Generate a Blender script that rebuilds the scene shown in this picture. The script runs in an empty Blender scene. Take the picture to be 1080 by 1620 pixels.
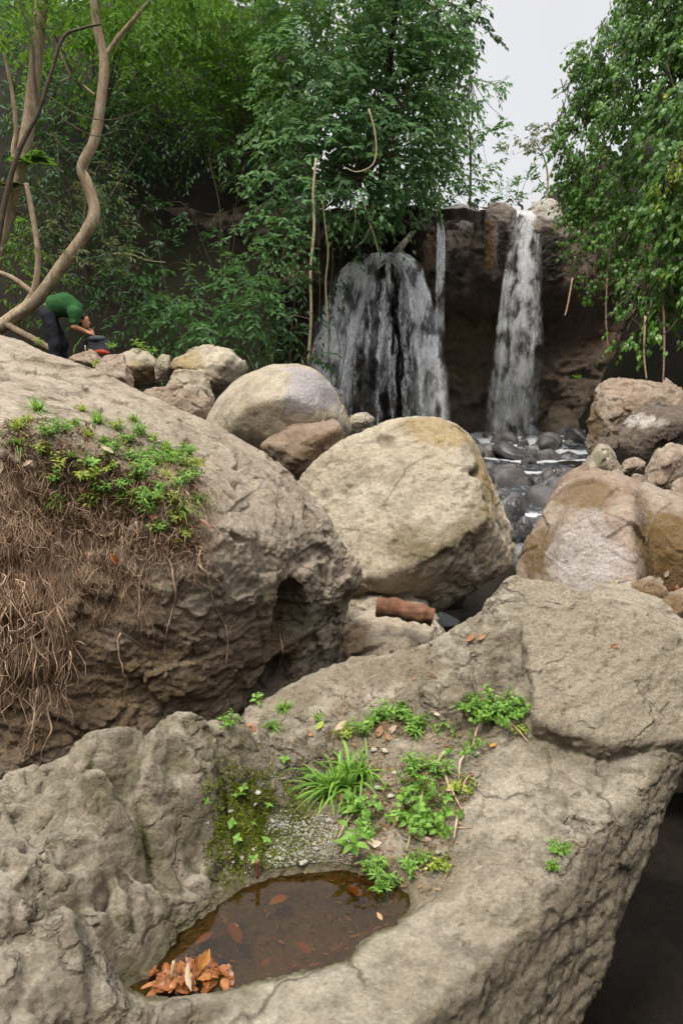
import bpy, bmesh, math, random
import numpy as np
from mathutils import Vector, Matrix
from mathutils.bvhtree import BVHTree

scene = bpy.context.scene
R = math.radians
# ---------------------------------------------------------------- camera
FPX, CX, CY = 1260.0, 540.0, 810.0
PITCH = R(11.2)
CAMZ = 2.6
cam_d = bpy.data.cameras.new('camera')
cam = bpy.data.objects.new('camera', cam_d)
scene.collection.objects.link(cam)
cam.location = (0, 0, CAMZ)
cam.rotation_euler = (R(90) - PITCH, 0, 0)
cam_d.sensor_fit = 'VERTICAL'
cam_d.sensor_height = 36.0
cam_d.sensor_width = 24.0
cam_d.lens = 36.0 * FPX / 1620.0
cam_d.clip_start = 0.05
cam_d.clip_end = 2000
scene.camera = cam
scene.render.resolution_x = 682
scene.render.resolution_y = 1024
# ---------------------------------------------------------------- world + sun (overcast)
SUN_EL, SUN_AZ = R(64), R(212)      # azimuth clockwise from +Y
w = bpy.data.worlds.new('World'); scene.world = w; w.use_nodes = True
nt = w.node_tree; nt.nodes.clear()
wo = nt.nodes.new('ShaderNodeOutputWorld'); bg = nt.nodes.new('ShaderNodeBackground')
sky = nt.nodes.new('ShaderNodeTexSky'); sky.sky_type = 'NISHITA'; sky.sun_disc = False
sky.sun_elevation = SUN_EL; sky.sun_rotation = SUN_AZ
mixw = nt.nodes.new('ShaderNodeMix'); mixw.data_type = 'RGBA'
tcw = nt.nodes.new('ShaderNodeTexCoord'); nzw = nt.nodes.new('ShaderNodeTexNoise')
nzw.inputs['Scale'].default_value = 1.6; nzw.inputs['Detail'].default_value = 4
rmp = nt.nodes.new('ShaderNodeValToRGB')
rmp.color_ramp.elements[0].position = 0.3; rmp.color_ramp.elements[0].color = (8.5, 8.4, 8.5, 1)
rmp.color_ramp.elements[1].position = 0.75; rmp.color_ramp.elements[1].color = (10.0, 9.9, 9.9, 1)
nt.links.new(tcw.outputs['Generated'], nzw.inputs['Vector'])
nt.links.new(nzw.outputs['Fac'], rmp.inputs['Fac'])
sx = nt.nodes.new('ShaderNodeSeparateXYZ'); nt.links.new(tcw.outputs['Generated'], sx.inputs[0])
zr = nt.nodes.new('ShaderNodeMapRange'); zr.inputs['From Min'].default_value = 0.45; zr.inputs['From Max'].default_value = 0.95
zr.inputs['To Min'].default_value = 0.40; zr.inputs['To Max'].default_value = 1.9
nt.links.new(sx.outputs['Z'], zr.inputs['Value'])
vm = nt.nodes.new('ShaderNodeVectorMath'); vm.operation = 'SCALE'
nt.links.new(rmp.outputs['Color'], vm.inputs[0]); nt.links.new(zr.outputs['Result'], vm.inputs['Scale'])
mixw.inputs['Factor'].default_value = 0.93
nt.links.new(sky.outputs['Color'], mixw.inputs['A'])
nt.links.new(vm.outputs['Vector'], mixw.inputs['B'])
nt.links.new(mixw.outputs['Result'], bg.inputs['Color'])
bg.inputs['Strength'].default_value = 0.1
nt.links.new(bg.outputs['Background'], wo.inputs['Surface'])
sd = bpy.data.lights.new('sun', 'SUN'); sun = bpy.data.objects.new('sun', sd)
scene.collection.objects.link(sun)
sd.energy = 1.5; sd.angle = R(10); sd.color = (1.0, 0.93, 0.81)
sv = Vector((math.sin(SUN_AZ) * math.cos(SUN_EL), math.cos(SUN_AZ) * math.cos(SUN_EL), math.sin(SUN_EL)))
sun.rotation_euler = sv.to_track_quat('Z', 'Y').to_euler()
scene.view_settings.view_transform = 'Standard'
scene.view_settings.look = 'None'
scene.view_settings.exposure = 1.15
scene.view_settings.gamma = 1
scene.cycles.max_bounces = 7
scene.cycles.diffuse_bounces = 3
scene.cycles.transparent_max_bounces = 24

# ---------------------------------------------------------------- coordinates
CP, SP = math.cos(PITCH), math.sin(PITCH)
def ray(px, py):
    u = (px - CX) / FPX; v = (CY - py) / FPX
    return np.array([u, CP + v * SP, -SP + v * CP])
def PY(px, py, Y):                     # point seen at a pixel, at forward distance Y
    d = ray(px, py); return d * (Y / d[1]) + np.array([0, 0, CAMZ])
def PZ(px, py, z):                     # point seen at a pixel, on height z (relative to the camera)
    d = ray(px, py); return d * (z / d[2]) + np.array([0, 0, CAMZ])

# ---------------------------------------------------------------- objects
COL = scene.collection
def link(o, parent=None):
    COL.objects.link(o)
    if parent: o.parent = parent
    return o
def tag(o, label=None, cat=None, group=None, kind=None):
    if label: o['label'] = label
    if cat: o['category'] = cat
    if group: o['group'] = group
    if kind: o['kind'] = kind
    return o
def empty(name, loc=(0, 0, 0)):
    o = bpy.data.objects.new(name, None); o.location = loc; o.empty_display_size = .1
    return link(o)
def mesh_np(name, V, F, mat, parent=None, smooth=True, attrs=None, loc=None):
    """V (n,3), F (m,k) with k 3 or 4; geometry is given in world space, origin goes to loc"""
    V = np.asarray(V, dtype=np.float32); F = np.asarray(F, dtype=np.int32)
    if parent is not None: off = np.array(parent.location)
    elif loc is not None: off = np.array(loc)
    else:
        off = np.array([(V[:, 0].min() + V[:, 0].max()) / 2, (V[:, 1].min() + V[:, 1].max()) / 2, V[:, 2].min()])
    me = bpy.data.meshes.new(name)
    n, k = F.shape
    me.vertices.add(len(V)); me.vertices.foreach_set('co', (V - off).astype(np.float32).ravel())
    me.loops.add(n * k); me.loops.foreach_set('vertex_index', F.ravel())
    me.polygons.add(n); me.polygons.foreach_set('loop_start', np.arange(0, n * k, k, dtype=np.int32))
    me.polygons.foreach_set('use_smooth', np.full(n, smooth, dtype=bool))
    me.update(calc_edges=True)
    if attrs:
        for an, av in attrs.items():
            a = me.attributes.new(an, 'FLOAT', 'POINT'); a.data.foreach_set('value', np.asarray(av, dtype=np.float32))
    me.materials.append(mat)
    o = bpy.data.objects.new(name, me)
    if parent is None: o.location = off
    return link(o, parent)

# ---------------------------------------------------------------- noise (numpy)
def _h(ix, iy, iz, seed):
    n = (ix * 374761393 + iy * 668265263 + iz * 2147483647 + seed * 974634777) & 0xFFFFFFFF
    n = ((n ^ (n >> 13)) * 1274126177) & 0xFFFFFFFF
    n = (n ^ (n >> 16)) & 0xFFFFFFFF
    return n
def vnoise(P, seed=0):                 # gradient noise, about -1..1
    P = np.asarray(P, dtype=np.float64)
    I = np.floor(P).astype(np.int64); f = P - I
    u = f * f * f * (f * (f * 6 - 15) + 10)
    out = 0
    for dx in (0, 1):
        wx = u[:, 0] if dx else 1 - u[:, 0]
        for dy in (0, 1):
            wy = u[:, 1] if dy else 1 - u[:, 1]
            for dz in (0, 1):
                wz = u[:, 2] if dz else 1 - u[:, 2]
                h = _h(I[:, 0] + dx, I[:, 1] + dy, I[:, 2] + dz, seed)
                gx = (h & 1023) / 511.5 - 1; gy = ((h >> 10) & 1023) / 511.5 - 1; gz = ((h >> 20) & 1023) / 511.5 - 1
                out = out + wx * wy * wz * (gx * (f[:, 0] - dx) + gy * (f[:, 1] - dy) + gz * (f[:, 2] - dz))
    return out * 1.4
def fbm(P, oct=4, seed=0, gain=.5, lac=2.03):
    s = 0; a = 1; P = np.asarray(P) * 1.0
    for i in range(oct):
        s = s + a * vnoise(P, seed + i * 17); P = P * lac + 3.1; a *= gain
    return s
def ridged(P, oct=4, seed=0, gain=.5):  # 0..1, thin valleys at 0
    s = 0; a = 1; t = 0; P = np.asarray(P) * 1.0
    for i in range(oct):
        s = s + a * np.minimum(np.abs(vnoise(P, seed + i * 31)) * 2.2, 1); t += a; P = P * 2.07 + 1.7; a *= gain
    return s / t
def worley(P, seed=0):                 # F1, F2, random of the nearest cell, vector to its centre
    P = np.asarray(P, dtype=np.float64); I = np.floor(P).astype(np.int64)
    n = len(P); f1 = np.full(n, 9.); f2 = np.full(n, 9.); rid = np.zeros(n, np.int64); vec = np.zeros((n, 3))
    for dx in (-1, 0, 1):
        for dy in (-1, 0, 1):
            for dz in (-1, 0, 1):
                J = I + (dx, dy, dz); h = _h(J[:, 0], J[:, 1], J[:, 2], seed)
                c = J + np.stack([(h & 1023) / 1023., ((h >> 10) & 1023) / 1023., ((h >> 20) & 1023) / 1023.], 1)
                v = P - c; d = np.sqrt((v * v).sum(1))
                m = d < f1
                f2 = np.where(m, f1, np.minimum(f2, d)); f1 = np.where(m, d, f1)
                rid = np.where(m, h, rid); vec = np.where(m[:, None], v, vec)
    return f1, f2, rid, vec
def facets(P, seed=0):                 # broken planes: each cell tilts its own way
    f1, f2, rid, vec = worley(P, seed)
    g = np.stack([(rid & 255) / 127.5 - 1, ((rid >> 8) & 255) / 127.5 - 1, ((rid >> 16) & 255) / 127.5 - 1], 1)
    return (g * vec).sum(1)
def sstep(a, b, x):
    t = np.clip((x - a) / (b - a), 0, 1); return t * t * (3 - 2 * t)

# ---------------------------------------------------------------- signed-distance solids
def hull_planes(pts):
    bm = bmesh.new()
    for p in pts: bm.verts.new(p)
    bmesh.ops.convex_hull(bm, input=bm.verts)
    bm.normal_update()
    c = np.mean(np.array(pts), axis=0); N = []; D = []; A = []
    for f in bm.faces:
        n = np.array(f.normal); a = f.calc_area()
        if a < 1e-6: continue
        p = np.array(f.calc_center_median())
        if np.dot(n, p - c) < 0: n = -n
        for i, m in enumerate(N):
            if np.dot(m, n) > .985: break
        else:
            N.append(n); D.append(np.dot(n, p)); A.append(a)
    bm.free()
    return np.array(N), np.array(D)
def convex(pts, k=.04):
    N, D = hull_planes(pts)
    def f(P):
        s = np.full(len(P), -1e9)
        d = P @ N.T - D
        m = d.max(1)
        return m + k * np.log(np.exp((d - m[:, None]) / k).sum(1))
    P = np.array(pts)
    return f, P.min(0), P.max(0)
def smin(a, b, k):
    h = np.clip(.5 + .5 * (b - a) / k, 0, 1); return b + (a - b) * h - k * h * (1 - h)
def smax(a, b, k): return -smin(-a, -b, k)
def ellip(P, c, r, rot=0):
    q = P - c
    if rot:
        cs, sn = math.cos(rot), math.sin(rot)
        q = np.stack([q[:, 0] * cs + q[:, 2] * sn, q[:, 1], -q[:, 0] * sn + q[:, 2] * cs], 1)
    r = np.array(r); return (np.sqrt(((q / r) ** 2).sum(1)) - 1) * r.min()

def surface_nets(f, lo, hi, h):
    lo = np.array(lo) - 2 * h; hi = np.array(hi) + 2 * h
    nx, ny, nz = [int(math.ceil((hi[i] - lo[i]) / h)) + 1 for i in range(3)]
    xs = lo[0] + h * np.arange(nx); ys = lo[1] + h * np.arange(ny); zs = lo[2] + h * np.arange(nz)
    F = np.empty((nx, ny, nz), np.float32)
    Yg, Zg = np.meshgrid(ys, zs, indexing='ij')
    step = max(1, 400000 // (ny * nz))
    for i in range(0, nx, step):
        xx = xs[i:i + step]
        Q = np.stack([np.repeat(xx, ny * nz), np.tile(Yg.ravel(), len(xx)), np.tile(Zg.ravel(), len(xx))], 1)
        F[i:i + step] = f(Q).reshape(len(xx), ny, nz)
    S = F < 0
    cs = S[:-1, :-1, :-1].astype(np.int8)
    tot = np.zeros((nx - 1, ny - 1, nz - 1), np.int8)
    for dx in (0, 1):
        for dy in (0, 1):
            for dz in (0, 1):
                tot += S[dx:nx - 1 + dx, dy:ny - 1 + dy, dz:nz - 1 + dz]
    act = (tot > 0) & (tot < 8)
    idx = -np.ones(act.shape, np.int64); I = np.argwhere(act); idx[act] = np.arange(len(I))
    acc = np.zeros((len(I), 3)); cnt = np.zeros(len(I))
    cor = [(a, b, c) for a in (0, 1) for b in (0, 1) for c in (0, 1)]
    for a in cor:
        for ax in range(3):
            if a[ax]: continue
            b = list(a); b[ax] = 1
            fa = F[I[:, 0] + a[0], I[:, 1] + a[1], I[:, 2] + a[2]]; fb = F[I[:, 0] + b[0], I[:, 1] + b[1], I[:, 2] + b[2]]
            m = (fa < 0) != (fb < 0)
            t = np.where(m, fa / np.where(m, fa - fb, 1), 0)
            p = np.tile(np.array(a, float), (len(I), 1)); p[:, ax] = t
            acc += p * m[:, None]; cnt += m
    V = (I + acc / cnt[:, None]) * h + lo
    Q = []
    for ax in range(3):
        sl0 = [slice(None)] * 3; sl1 = [slice(None)] * 3; sl0[ax] = slice(0, -1); sl1[ax] = slice(1, None)
        A = S[tuple(sl0)]; B = S[tuple(sl1)]
        E = np.argwhere(A != B)
        o1, o2 = (ax + 1) % 3, (ax + 2) % 3
        ok = (E[:, o1] > 0) & (E[:, o2] > 0) & (E[:, o1] < S.shape[o1] - 1) & (E[:, o2] < S.shape[o2] - 1)
        E = E[ok]; s = A[E[:, 0], E[:, 1], E[:, 2]]
        def cell(d1, d2):
            G = E.copy(); G[:, o1] -= d1; G[:, o2] -= d2
            return idx[G[:, 0], G[:, 1], G[:, 2]]
        q = np.stack([cell(1, 1), cell(0, 1), cell(0, 0), cell(1, 0)], 1)
        q[~s] = q[~s][:, ::-1]
        Q.append(q)
    return V, np.concatenate(Q)
def subdiv(V, Q):
    E = np.sort(np.concatenate([Q[:, [0, 1]], Q[:, [1, 2]], Q[:, [2, 3]], Q[:, [3, 0]]]), 1)
    key = E[:, 0] * len(V) + E[:, 1]
    u, inv = np.unique(key, return_inverse=True)
    a = u // len(V); b = u % len(V); n = len(V); m = len(Q)
    mid = (V[a] + V[b]) / 2; fc = V[Q].mean(1)
    e = inv.reshape(4, m) + n; c = np.arange(m) + n + len(u)
    Q2 = np.concatenate([np.stack([Q[:, i], e[i], c, e[(i + 3) % 4]], 1) for i in range(4)])
    return np.concatenate([V, mid, fc]), Q2
def grad(f, V, e=.004):
    f0 = f(V); G = np.stack([f(V + d) - f0 for d in np.eye(3) * e], 1) / e
    L = np.linalg.norm(G, axis=1, keepdims=True); return f0, G, np.maximum(L, 1e-6)
def laplace(V, Q, it=2, lam=.5):
    for _ in range(it):
        S = np.zeros_like(V); C = np.zeros(len(V))
        for i in range(4):
            a = Q[:, i]
            for b in (Q[:, (i + 1) % 4], Q[:, (i + 3) % 4]):
                for k in range(3): S[:, k] += np.bincount(a, V[b][:, k], len(V))
                C += np.bincount(a, minlength=len(V))
        V = V + lam * (S / np.maximum(C, 1)[:, None] - V)
    return V
def solid(f, lo, hi, h, sub=1, disp=None):
    V, Q = surface_nets(f, lo, hi, h)
    V = laplace(V, Q, 1)
    for s in range(sub):
        V, Q = subdiv(V, Q)
        if s < 1:
            f0, G, L = grad(f, V); V = V - np.clip(f0[:, None] / L, -h, h) * G / L * .9
    V = laplace(V, Q, 1)
    f0, G, L = grad(f, V); V = V - np.clip(f0[:, None] / L, -h, h) * G / L * .9
    N = G / L
    if disp is not None: V = V + N * disp(V, N)[:, None]
    return V, Q, N
def mesh_normals(V, Q):
    n = np.cross(V[Q[:, 2]] - V[Q[:, 0]], V[Q[:, 3]] - V[Q[:, 1]]); N = np.zeros_like(V)
    for i in range(4):
        for k in range(3): N[:, k] += np.bincount(Q[:, i], n[:, k], len(V))
    return N / np.maximum(np.linalg.norm(N, axis=1, keepdims=True), 1e-9)

# ---------------------------------------------------------------- material helpers
def newmat(name):
    m = bpy.data.materials.new(name); m.use_nodes = True; t = m.node_tree; t.nodes.clear()
    out = t.nodes.new('ShaderNodeOutputMaterial'); return m, t, out
def N_(t, typ, **kw):
    n = t.nodes.new(typ)
    for k, v in kw.items():
        if k in n.inputs.keys(): n.inputs[k].default_value = v
        else: setattr(n, k, v)
    return n
def mixc(t, fac, a, b, mode='MIX'):
    m = t.nodes.new('ShaderNodeMix'); m.data_type = 'RGBA'; m.blend_type = mode
    for key, v in (('Factor', fac), ('A', a), ('B', b)):
        s = [i for i in m.inputs if i.name == key and i.type == ('VALUE' if key == 'Factor' else 'RGBA')][0]
        if hasattr(v, 'default_value') or hasattr(v, 'links'): t.links.new(v, s)
        else: s.default_value = v if key == 'Factor' else (tuple(v) + (1,) if len(v) == 3 else v)
    return [o for o in m.outputs if o.type == 'RGBA'][0]
def ramp(t, src, stops):
    r = t.nodes.new('ShaderNodeValToRGB'); e = r.color_ramp.elements
    while len(e) < len(stops): e.new(.5)
    for i, (p, c) in enumerate(stops):
        e[i].position = p; e[i].color = (c, c, c, 1) if not hasattr(c, '__len__') else tuple(c) + (1,)
    t.links.new(src, r.inputs['Fac']); return r.outputs['Color']
def noise(t, vec, scale, detail=6, rough=.6, dist=0):
    n = t.nodes.new('ShaderNodeTexNoise'); n.inputs['Scale'].default_value = scale; n.inputs['Detail'].default_value = detail
    n.inputs['Roughness'].default_value = rough; n.inputs['Distortion'].default_value = dist
    t.links.new(vec, n.inputs['Vector']); return n.outputs['Fac']
def attr(t, name):
    a = t.nodes.new('ShaderNodeAttribute'); a.attribute_name = name; return a.outputs['Fac']
def rock_mat(name, c_dark, c_mid, c_light, stain1=(.10, .12, .02), stain2=(.05, .035, .02), scale=1.0, rough=.85, bump=.5, spec=.3, stretch=(1, 1, 1), stain3=(.45, .42, .38), pits=.5, streak=.5, lichen=.25, cracks=0, crack_scale=3.0):
    """c: mineral colours; attributes m1, m2, m3 are stains with shapes of their own; cav = dirt lodged in hollows"""
    m, t, out = newmat(name)
    geo = t.nodes.new('ShaderNodeNewGeometry'); mp = t.nodes.new('ShaderNodeMapping'); mp.inputs['Scale'].default_value = stretch
    t.links.new(geo.outputs['Position'], mp.inputs['Vector']); v = mp.outputs['Vector']
    n1 = noise(t, v, 1.7 * scale, 8, .62, .4); n2 = noise(t, v, 9 * scale, 10, .7); n3 = noise(t, v, 55 * scale, 8, .72)
    c = mixc(t, ramp(t, n1, [(.32, 0), (.68, 1)]), c_mid, c_light)
    c = mixc(t, ramp(t, n2, [(.36, .5), (.54, 0)]), c, c_dark)
    sp = ramp(t, n3, [(.36, 0), (.5, .5), (.66, 1)])
    c = mixc(t, .25, c, sp, 'OVERLAY')
    mps = t.nodes.new('ShaderNodeMapping'); mps.inputs['Scale'].default_value = (3.2 * scale, 3.2 * scale, .7 * scale); t.links.new(geo.outputs['Position'], mps.inputs['Vector'])
    ns = noise(t, mps.outputs['Vector'], 1.3, 7, .68, .8)
    c = mixc(t, ramp(t, ns, [(.30, streak), (.52, 0)]), c, [q * .55 for q in c_dark])
    nl = noise(t, v, 4.3 * scale, 9, .75, .2)
    c = mixc(t, ramp(t, nl, [(.56, 0), (.66, lichen)]), c, [min(q * 1.35, .8) for q in c_light])
    if cracks:
        vc = t.nodes.new('ShaderNodeTexVoronoi'); vc.feature = 'DISTANCE_TO_EDGE'; vc.inputs['Scale'].default_value = crack_scale
        dn = t.nodes.new('ShaderNodeTexNoise'); dn.inputs['Scale'].default_value = crack_scale * 1.4; dn.inputs['Detail'].default_value = 6; t.links.new(v, dn.inputs['Vector'])
        va = t.nodes.new('ShaderNodeVectorMath'); va.operation = 'MULTIPLY_ADD'; va.inputs[1].default_value = (.5, .5, .5); t.links.new(dn.outputs['Color'], va.inputs[0]); t.links.new(v, va.inputs[2])
        t.links.new(va.outputs[0], vc.inputs['Vector'])
        crk = ramp(t, vc.outputs['Distance'], [(.0, 0), (.035, 1)]); gt = ramp(t, n1, [(.45, 0), (.55, 1)])
        crk = mixc(t, gt, (1, 1, 1), crk)
        c = mixc(t, crk, mixc(t, .6, c, [q * .6 for q in c_dark]), c)
    for an, col in (('m1', stain1), ('m2', stain2), ('m3', stain3)):
        a = attr(t, an)
        mm = t.nodes.new('ShaderNodeMath'); mm.operation = 'MULTIPLY'
        ad = t.nodes.new('ShaderNodeMath'); ad.operation = 'ADD'; ad.inputs[1].default_value = -.5
        t.links.new(n2, ad.inputs[0])
        m2 = t.nodes.new('ShaderNodeMath'); m2.operation = 'MULTIPLY_ADD'; m2.inputs[1].default_value = 1.6
        t.links.new(ad.outputs[0], m2.inputs[0]); t.links.new(a, m2.inputs[2])
        cl = t.nodes.new('ShaderNodeMath'); cl.operation = 'MULTIPLY'; cl.use_clamp = True
        t.links.new(m2.outputs[0], cl.inputs[0]); 
        gate = ramp(t, a, [(.0, 0), (.15, 1)]); t.links.new(gate, cl.inputs[1])
        c = mixc(t, cl.outputs[0], c, mixc(t, sp, [q * .6 for q in col], [min(q * 1.3, 1) for q in col]))
    p = t.nodes.new('ShaderNodeBsdfPrincipled'); t.links.new(c, p.inputs['Base Color'])
    p.inputs['Specular IOR Level'].default_value = spec
    rr = ramp(t, n2, [(.3, max(rough - .2, .05)), (.7, rough)]); t.links.new(rr, p.inputs['Roughness'])
    vo = t.nodes.new('ShaderNodeTexVoronoi'); vo.inputs['Scale'].default_value = 26 * scale; t.links.new(v, vo.inputs['Vector'])
    pit = ramp(t, vo.outputs['Distance'], [(.0, 0), (.28, 1)])
    b1 = N_(t, 'ShaderNodeBump', Strength=bump, Distance=.05 / scale); t.links.new(n2, b1.inputs['Height'])
    b2 = N_(t, 'ShaderNodeBump', Strength=min(bump, 1), Distance=.016 / scale); t.links.new(n3, b2.inputs['Height']); t.links.new(b1.outputs['Normal'], b2.inputs['Normal'])
    b3 = N_(t, 'ShaderNodeBump', Strength=min(bump * pits, 1), Distance=.010 / scale); t.links.new(pit, b3.inputs['Height']); t.links.new(b2.outputs['Normal'], b3.inputs['Normal'])
    last = b3
    n4 = noise(t, v, 26 * scale, 9, .78, .5); b4 = N_(t, 'ShaderNodeBump', Strength=min(bump, 1), Distance=.028 / scale); t.links.new(n4, b4.inputs['Height']); t.links.new(last.outputs['Normal'], b4.inputs['Normal']); last = b4
    if cracks:
        b5 = N_(t, 'ShaderNodeBump', Strength=cracks, Distance=.02); t.links.new(crk, b5.inputs['Height']); t.links.new(last.outputs['Normal'], b5.inputs['Normal']); last = b5
    t.links.new(last.outputs['Normal'], p.inputs['Normal'])
    t.links.new(p.outputs['BSDF'], out.inputs['Surface'])
    return m
def simple_mat(name, col, rough=.7, var=.35, scale=20, bump=.3, spec=.3, col2=None):
    m, t, out = newmat(name)
    geo = t.nodes.new('ShaderNodeNewGeometry'); n = noise(t, geo.outputs['Position'], scale, 6, .65)
    c2 = col2 or [q * (1 - var) for q in col]
    c = mixc(t, ramp(t, n, [(.35, 0), (.65, 1)]), c2, col)
    p = t.nodes.new('ShaderNodeBsdfPrincipled'); t.links.new(c, p.inputs['Base Color']); p.inputs['Roughness'].default_value = rough
    p.inputs['Specular IOR Level'].default_value = spec
    b = N_(t, 'ShaderNodeBump', Strength=bump, Distance=.3 / scale); t.links.new(n, b.inputs['Height']); t.links.new(b.outputs['Normal'], p.inputs['Normal'])
    t.links.new(p.outputs['BSDF'], out.inputs['Surface']); return m
def leaf_mat(name, dark, mid, light, trans=.35, rough=.5, yellow=None, yf=.03):
    """'rnd' is a per-leaf random number: each leaf keeps its own green"""
    m, t, out = newmat(name)
    a = attr(t, 'rnd')
    c = ramp(t, a, [(0, dark), (.5, mid), (.93, light), (.97, yellow or light)])
    geo = t.nodes.new('ShaderNodeNewGeometry'); n = noise(t, geo.outputs['Position'], 1.1, 3, .5)
    c = mixc(t, ramp(t, n, [(.35, .0), (.7, .45)]), c, light)
    p = t.nodes.new('ShaderNodeBsdfPrincipled'); t.links.new(c, p.inputs['Base Color']); p.inputs['Roughness'].default_value = rough
    p.inputs['Specular IOR Level'].default_value = .35
    tr = t.nodes.new('ShaderNodeBsdfTranslucent')
    c3 = mixc(t, .5, c, (light[0] * 1.6, light[1] * 1.5, light[2] * .8)); t.links.new(c3, tr.inputs['Color'])
    mx = t.nodes.new('ShaderNodeMixShader'); mx.inputs[0].default_value = trans
    t.links.new(p.outputs['BSDF'], mx.inputs[1]); t.links.new(tr.outputs['BSDF'], mx.inputs[2])
    t.links.new(mx.outputs['Shader'], out.inputs['Surface']); return m
# ================================================================ ROCK MATERIALS
M_fore = rock_mat('grey_rock', (.12, .093, .06), (.38, .318, .23), (.57, .50, .39), stain1=(.075, .085, .012), stain2=(.24, .19, .12), stain3=(.40, .335, .24), scale=1.6, bump=1.0, stretch=(1, 1, 1.4), cracks=.8, crack_scale=2.6)
M_left = rock_mat('brown_grey_rock', (.20, .145, .095), (.45, .365, .27), (.58, .50, .39), stain1=(.15, .13, .04), stain2=(.26, .165, .085), scale=1.0, bump=.9, cracks=.7, crack_scale=1.6)
M_tan = rock_mat('tan_rock', (.16, .125, .085), (.33, .275, .195), (.43, .378, .285), stain1=(.24, .15, .03), stain2=(.13, .10, .05), scale=.9, bump=.5, stain3=(.30, .275, .27))
M_pink = rock_mat('brown_rock', (.13, .08, .05), (.27, .19, .13), (.38, .315, .25), stain1=(.13, .075, .02), stain2=(.10, .035, .015), scale=1.0, bump=.6, stain3=(.42, .39, .37))
M_dark = rock_mat('dark_wet_rock', (.03, .026, .024), (.075, .066, .06), (.13, .12, .115), scale=1.0, rough=.5, spec=.6, bump=.5)
M_brown = rock_mat('dark_brown_rock', (.04, .028, .02), (.11, .078, .055), (.19, .15, .12), stain1=(.09, .08, .02), stain3=(.45, .41, .37), scale=1.0, bump=.7)
M_wet = rock_mat('wet_stone', (.02, .02, .02), (.055, .052, .052), (.11, .105, .11), scale=1.5, rough=.3, spec=.8, bump=.4)
M_ledge = rock_mat('ledge_rock', (.08, .06, .045), (.20, .155, .12), (.34, .29, .24), stain1=(.30, .17, .08), stain2=(.02, .018, .016), scale=.7, bump=.6)

def add_masks(V, masks, seed):
    """masks: list of (attr, centre, radii, strength[, soft]) ellipsoidal stains broken up by noise"""
    A = {k: np.zeros(len(V)) for k in ('m1', 'm2', 'm3')}
    nz = fbm(V * 3.1, 4, seed + 5) * .55
    for mk in masks:
        d = np.sqrt((((V - np.array(mk[1])) / np.array(mk[2])) ** 2).sum(1)) + nz
        A[mk[0]] = np.maximum(A[mk[0]], mk[3] * (1 - sstep(.65, 1.15, d)))
    return A
def std_disp(seed, size, big=.03, mid=.012, fac=.02, strat=None, pit=.0, fine=.004):
    def d(V, N):
        s = 1. / size
        r = big * fbm(V * 1.7 * s, 3, seed) + mid * (fbm(V * 8 * s, 4, seed + 3, .55)) + fine * fbm(V * 40 * s, 3, seed + 6, .6)
        if fac: r = r + fac * facets(V * 3.2 * s + .15 * fbm(V * 5, 2, seed)[:, None], seed + 7)
        if pit: r = r - pit * sstep(.55, .95, 1 - ridged(V * 7 * s, 2, seed + 11)) - pit * np.maximum(0, fbm(V * 13 * s, 2, seed + 12) - .35) * 2
        if strat is not None:
            r = r + .5 * mid * fbm(V * np.array(strat), 4, seed + 15)
        return r
    return d
ROCKS = {}
def hull3(rim, front=(), thick=1.0, shrink=.65, drop=0.0):
    """rim and front: (px, py, Y). The back of the rock is the rim, drawn in and pushed away."""
    Rm = [PY(*p) for p in rim]; c = np.mean(Rm, axis=0)
    B = [c + (p - c) * shrink + np.array([c[0] / c[1] * thick, thick, -drop]) for p in Rm]
    Mi = [c + (p - c) * .93 + np.array([c[0] / c[1] * thick, thick, -drop]) * .5 for p in Rm]
    return Rm + B + Mi + [PY(*p) for p in front]
def boulder(key, label, mat, hulls, k=.05, h=.03, sub=1, disp=None, carve=(), masks=(), seed=1, name='boulder', cat='boulder', group=None, blend=.05, kind=None):
    fs = [convex(hp, k) for hp in hulls]
    lo = np.min([f[1] for f in fs], axis=0); hi = np.max([f[2] for f in fs], axis=0)
    def F(P):
        v = fs[0][0](P)
        for g in fs[1:]: v = smin(v, g[0](P), blend)
        for c in carve: v = smax(v, -ellip(P, c[0], c[1], c[2] if len(c) > 2 else 0), .04)
        return v
    V, Q, N = solid(F, lo, hi, h, sub, disp or std_disp(seed, 1.))
    A = add_masks(V, masks, seed)
    o = mesh_np(name, V, Q, mat, attrs=A)
    if kind: tag(o, kind=kind)
    else: tag(o, label, cat, group)
    ROCKS[key] = (V, Q)
    return o
def autorock(key, label, mat, rim, Y, bulge=.3, thick=None, seed=1, front=(), **kw):
    """rim given in pixels only, all at distance Y; the front bulges towards the viewer"""
    r3 = [(a, b, Y) for a, b in rim]; cx = sum(a for a, b in rim) / len(rim); cy = sum(b for a, b in rim) / len(rim)
    wpx = max(a for a, b in rim) - min(a for a, b in rim); wm = wpx * Y / FPX
    rnd = random.Random(seed); fr = []
    for a, b in rim[::3]:
        q = .45 + .25 * rnd.random(); fr.append((cx + (a - cx) * q, cy + (b - cy) * q, Y - bulge * wm * (.8 + .5 * rnd.random())))
    fr += [f if len(f) == 3 else (f[0], f[1], Y - bulge * wm) for f in front]
    kw.setdefault('k', wm * .018); kw.setdefault('h', wm / 28)
    kw.setdefault('disp', std_disp(seed, wm / 1.6, big=.03 * wm, mid=.012 * wm, fac=.035 * wm, fine=.004 * wm))
    return boulder(key, label, mat, [hull3(r3, fr, thick or wm * .8)], seed=seed, **kw)

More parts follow.
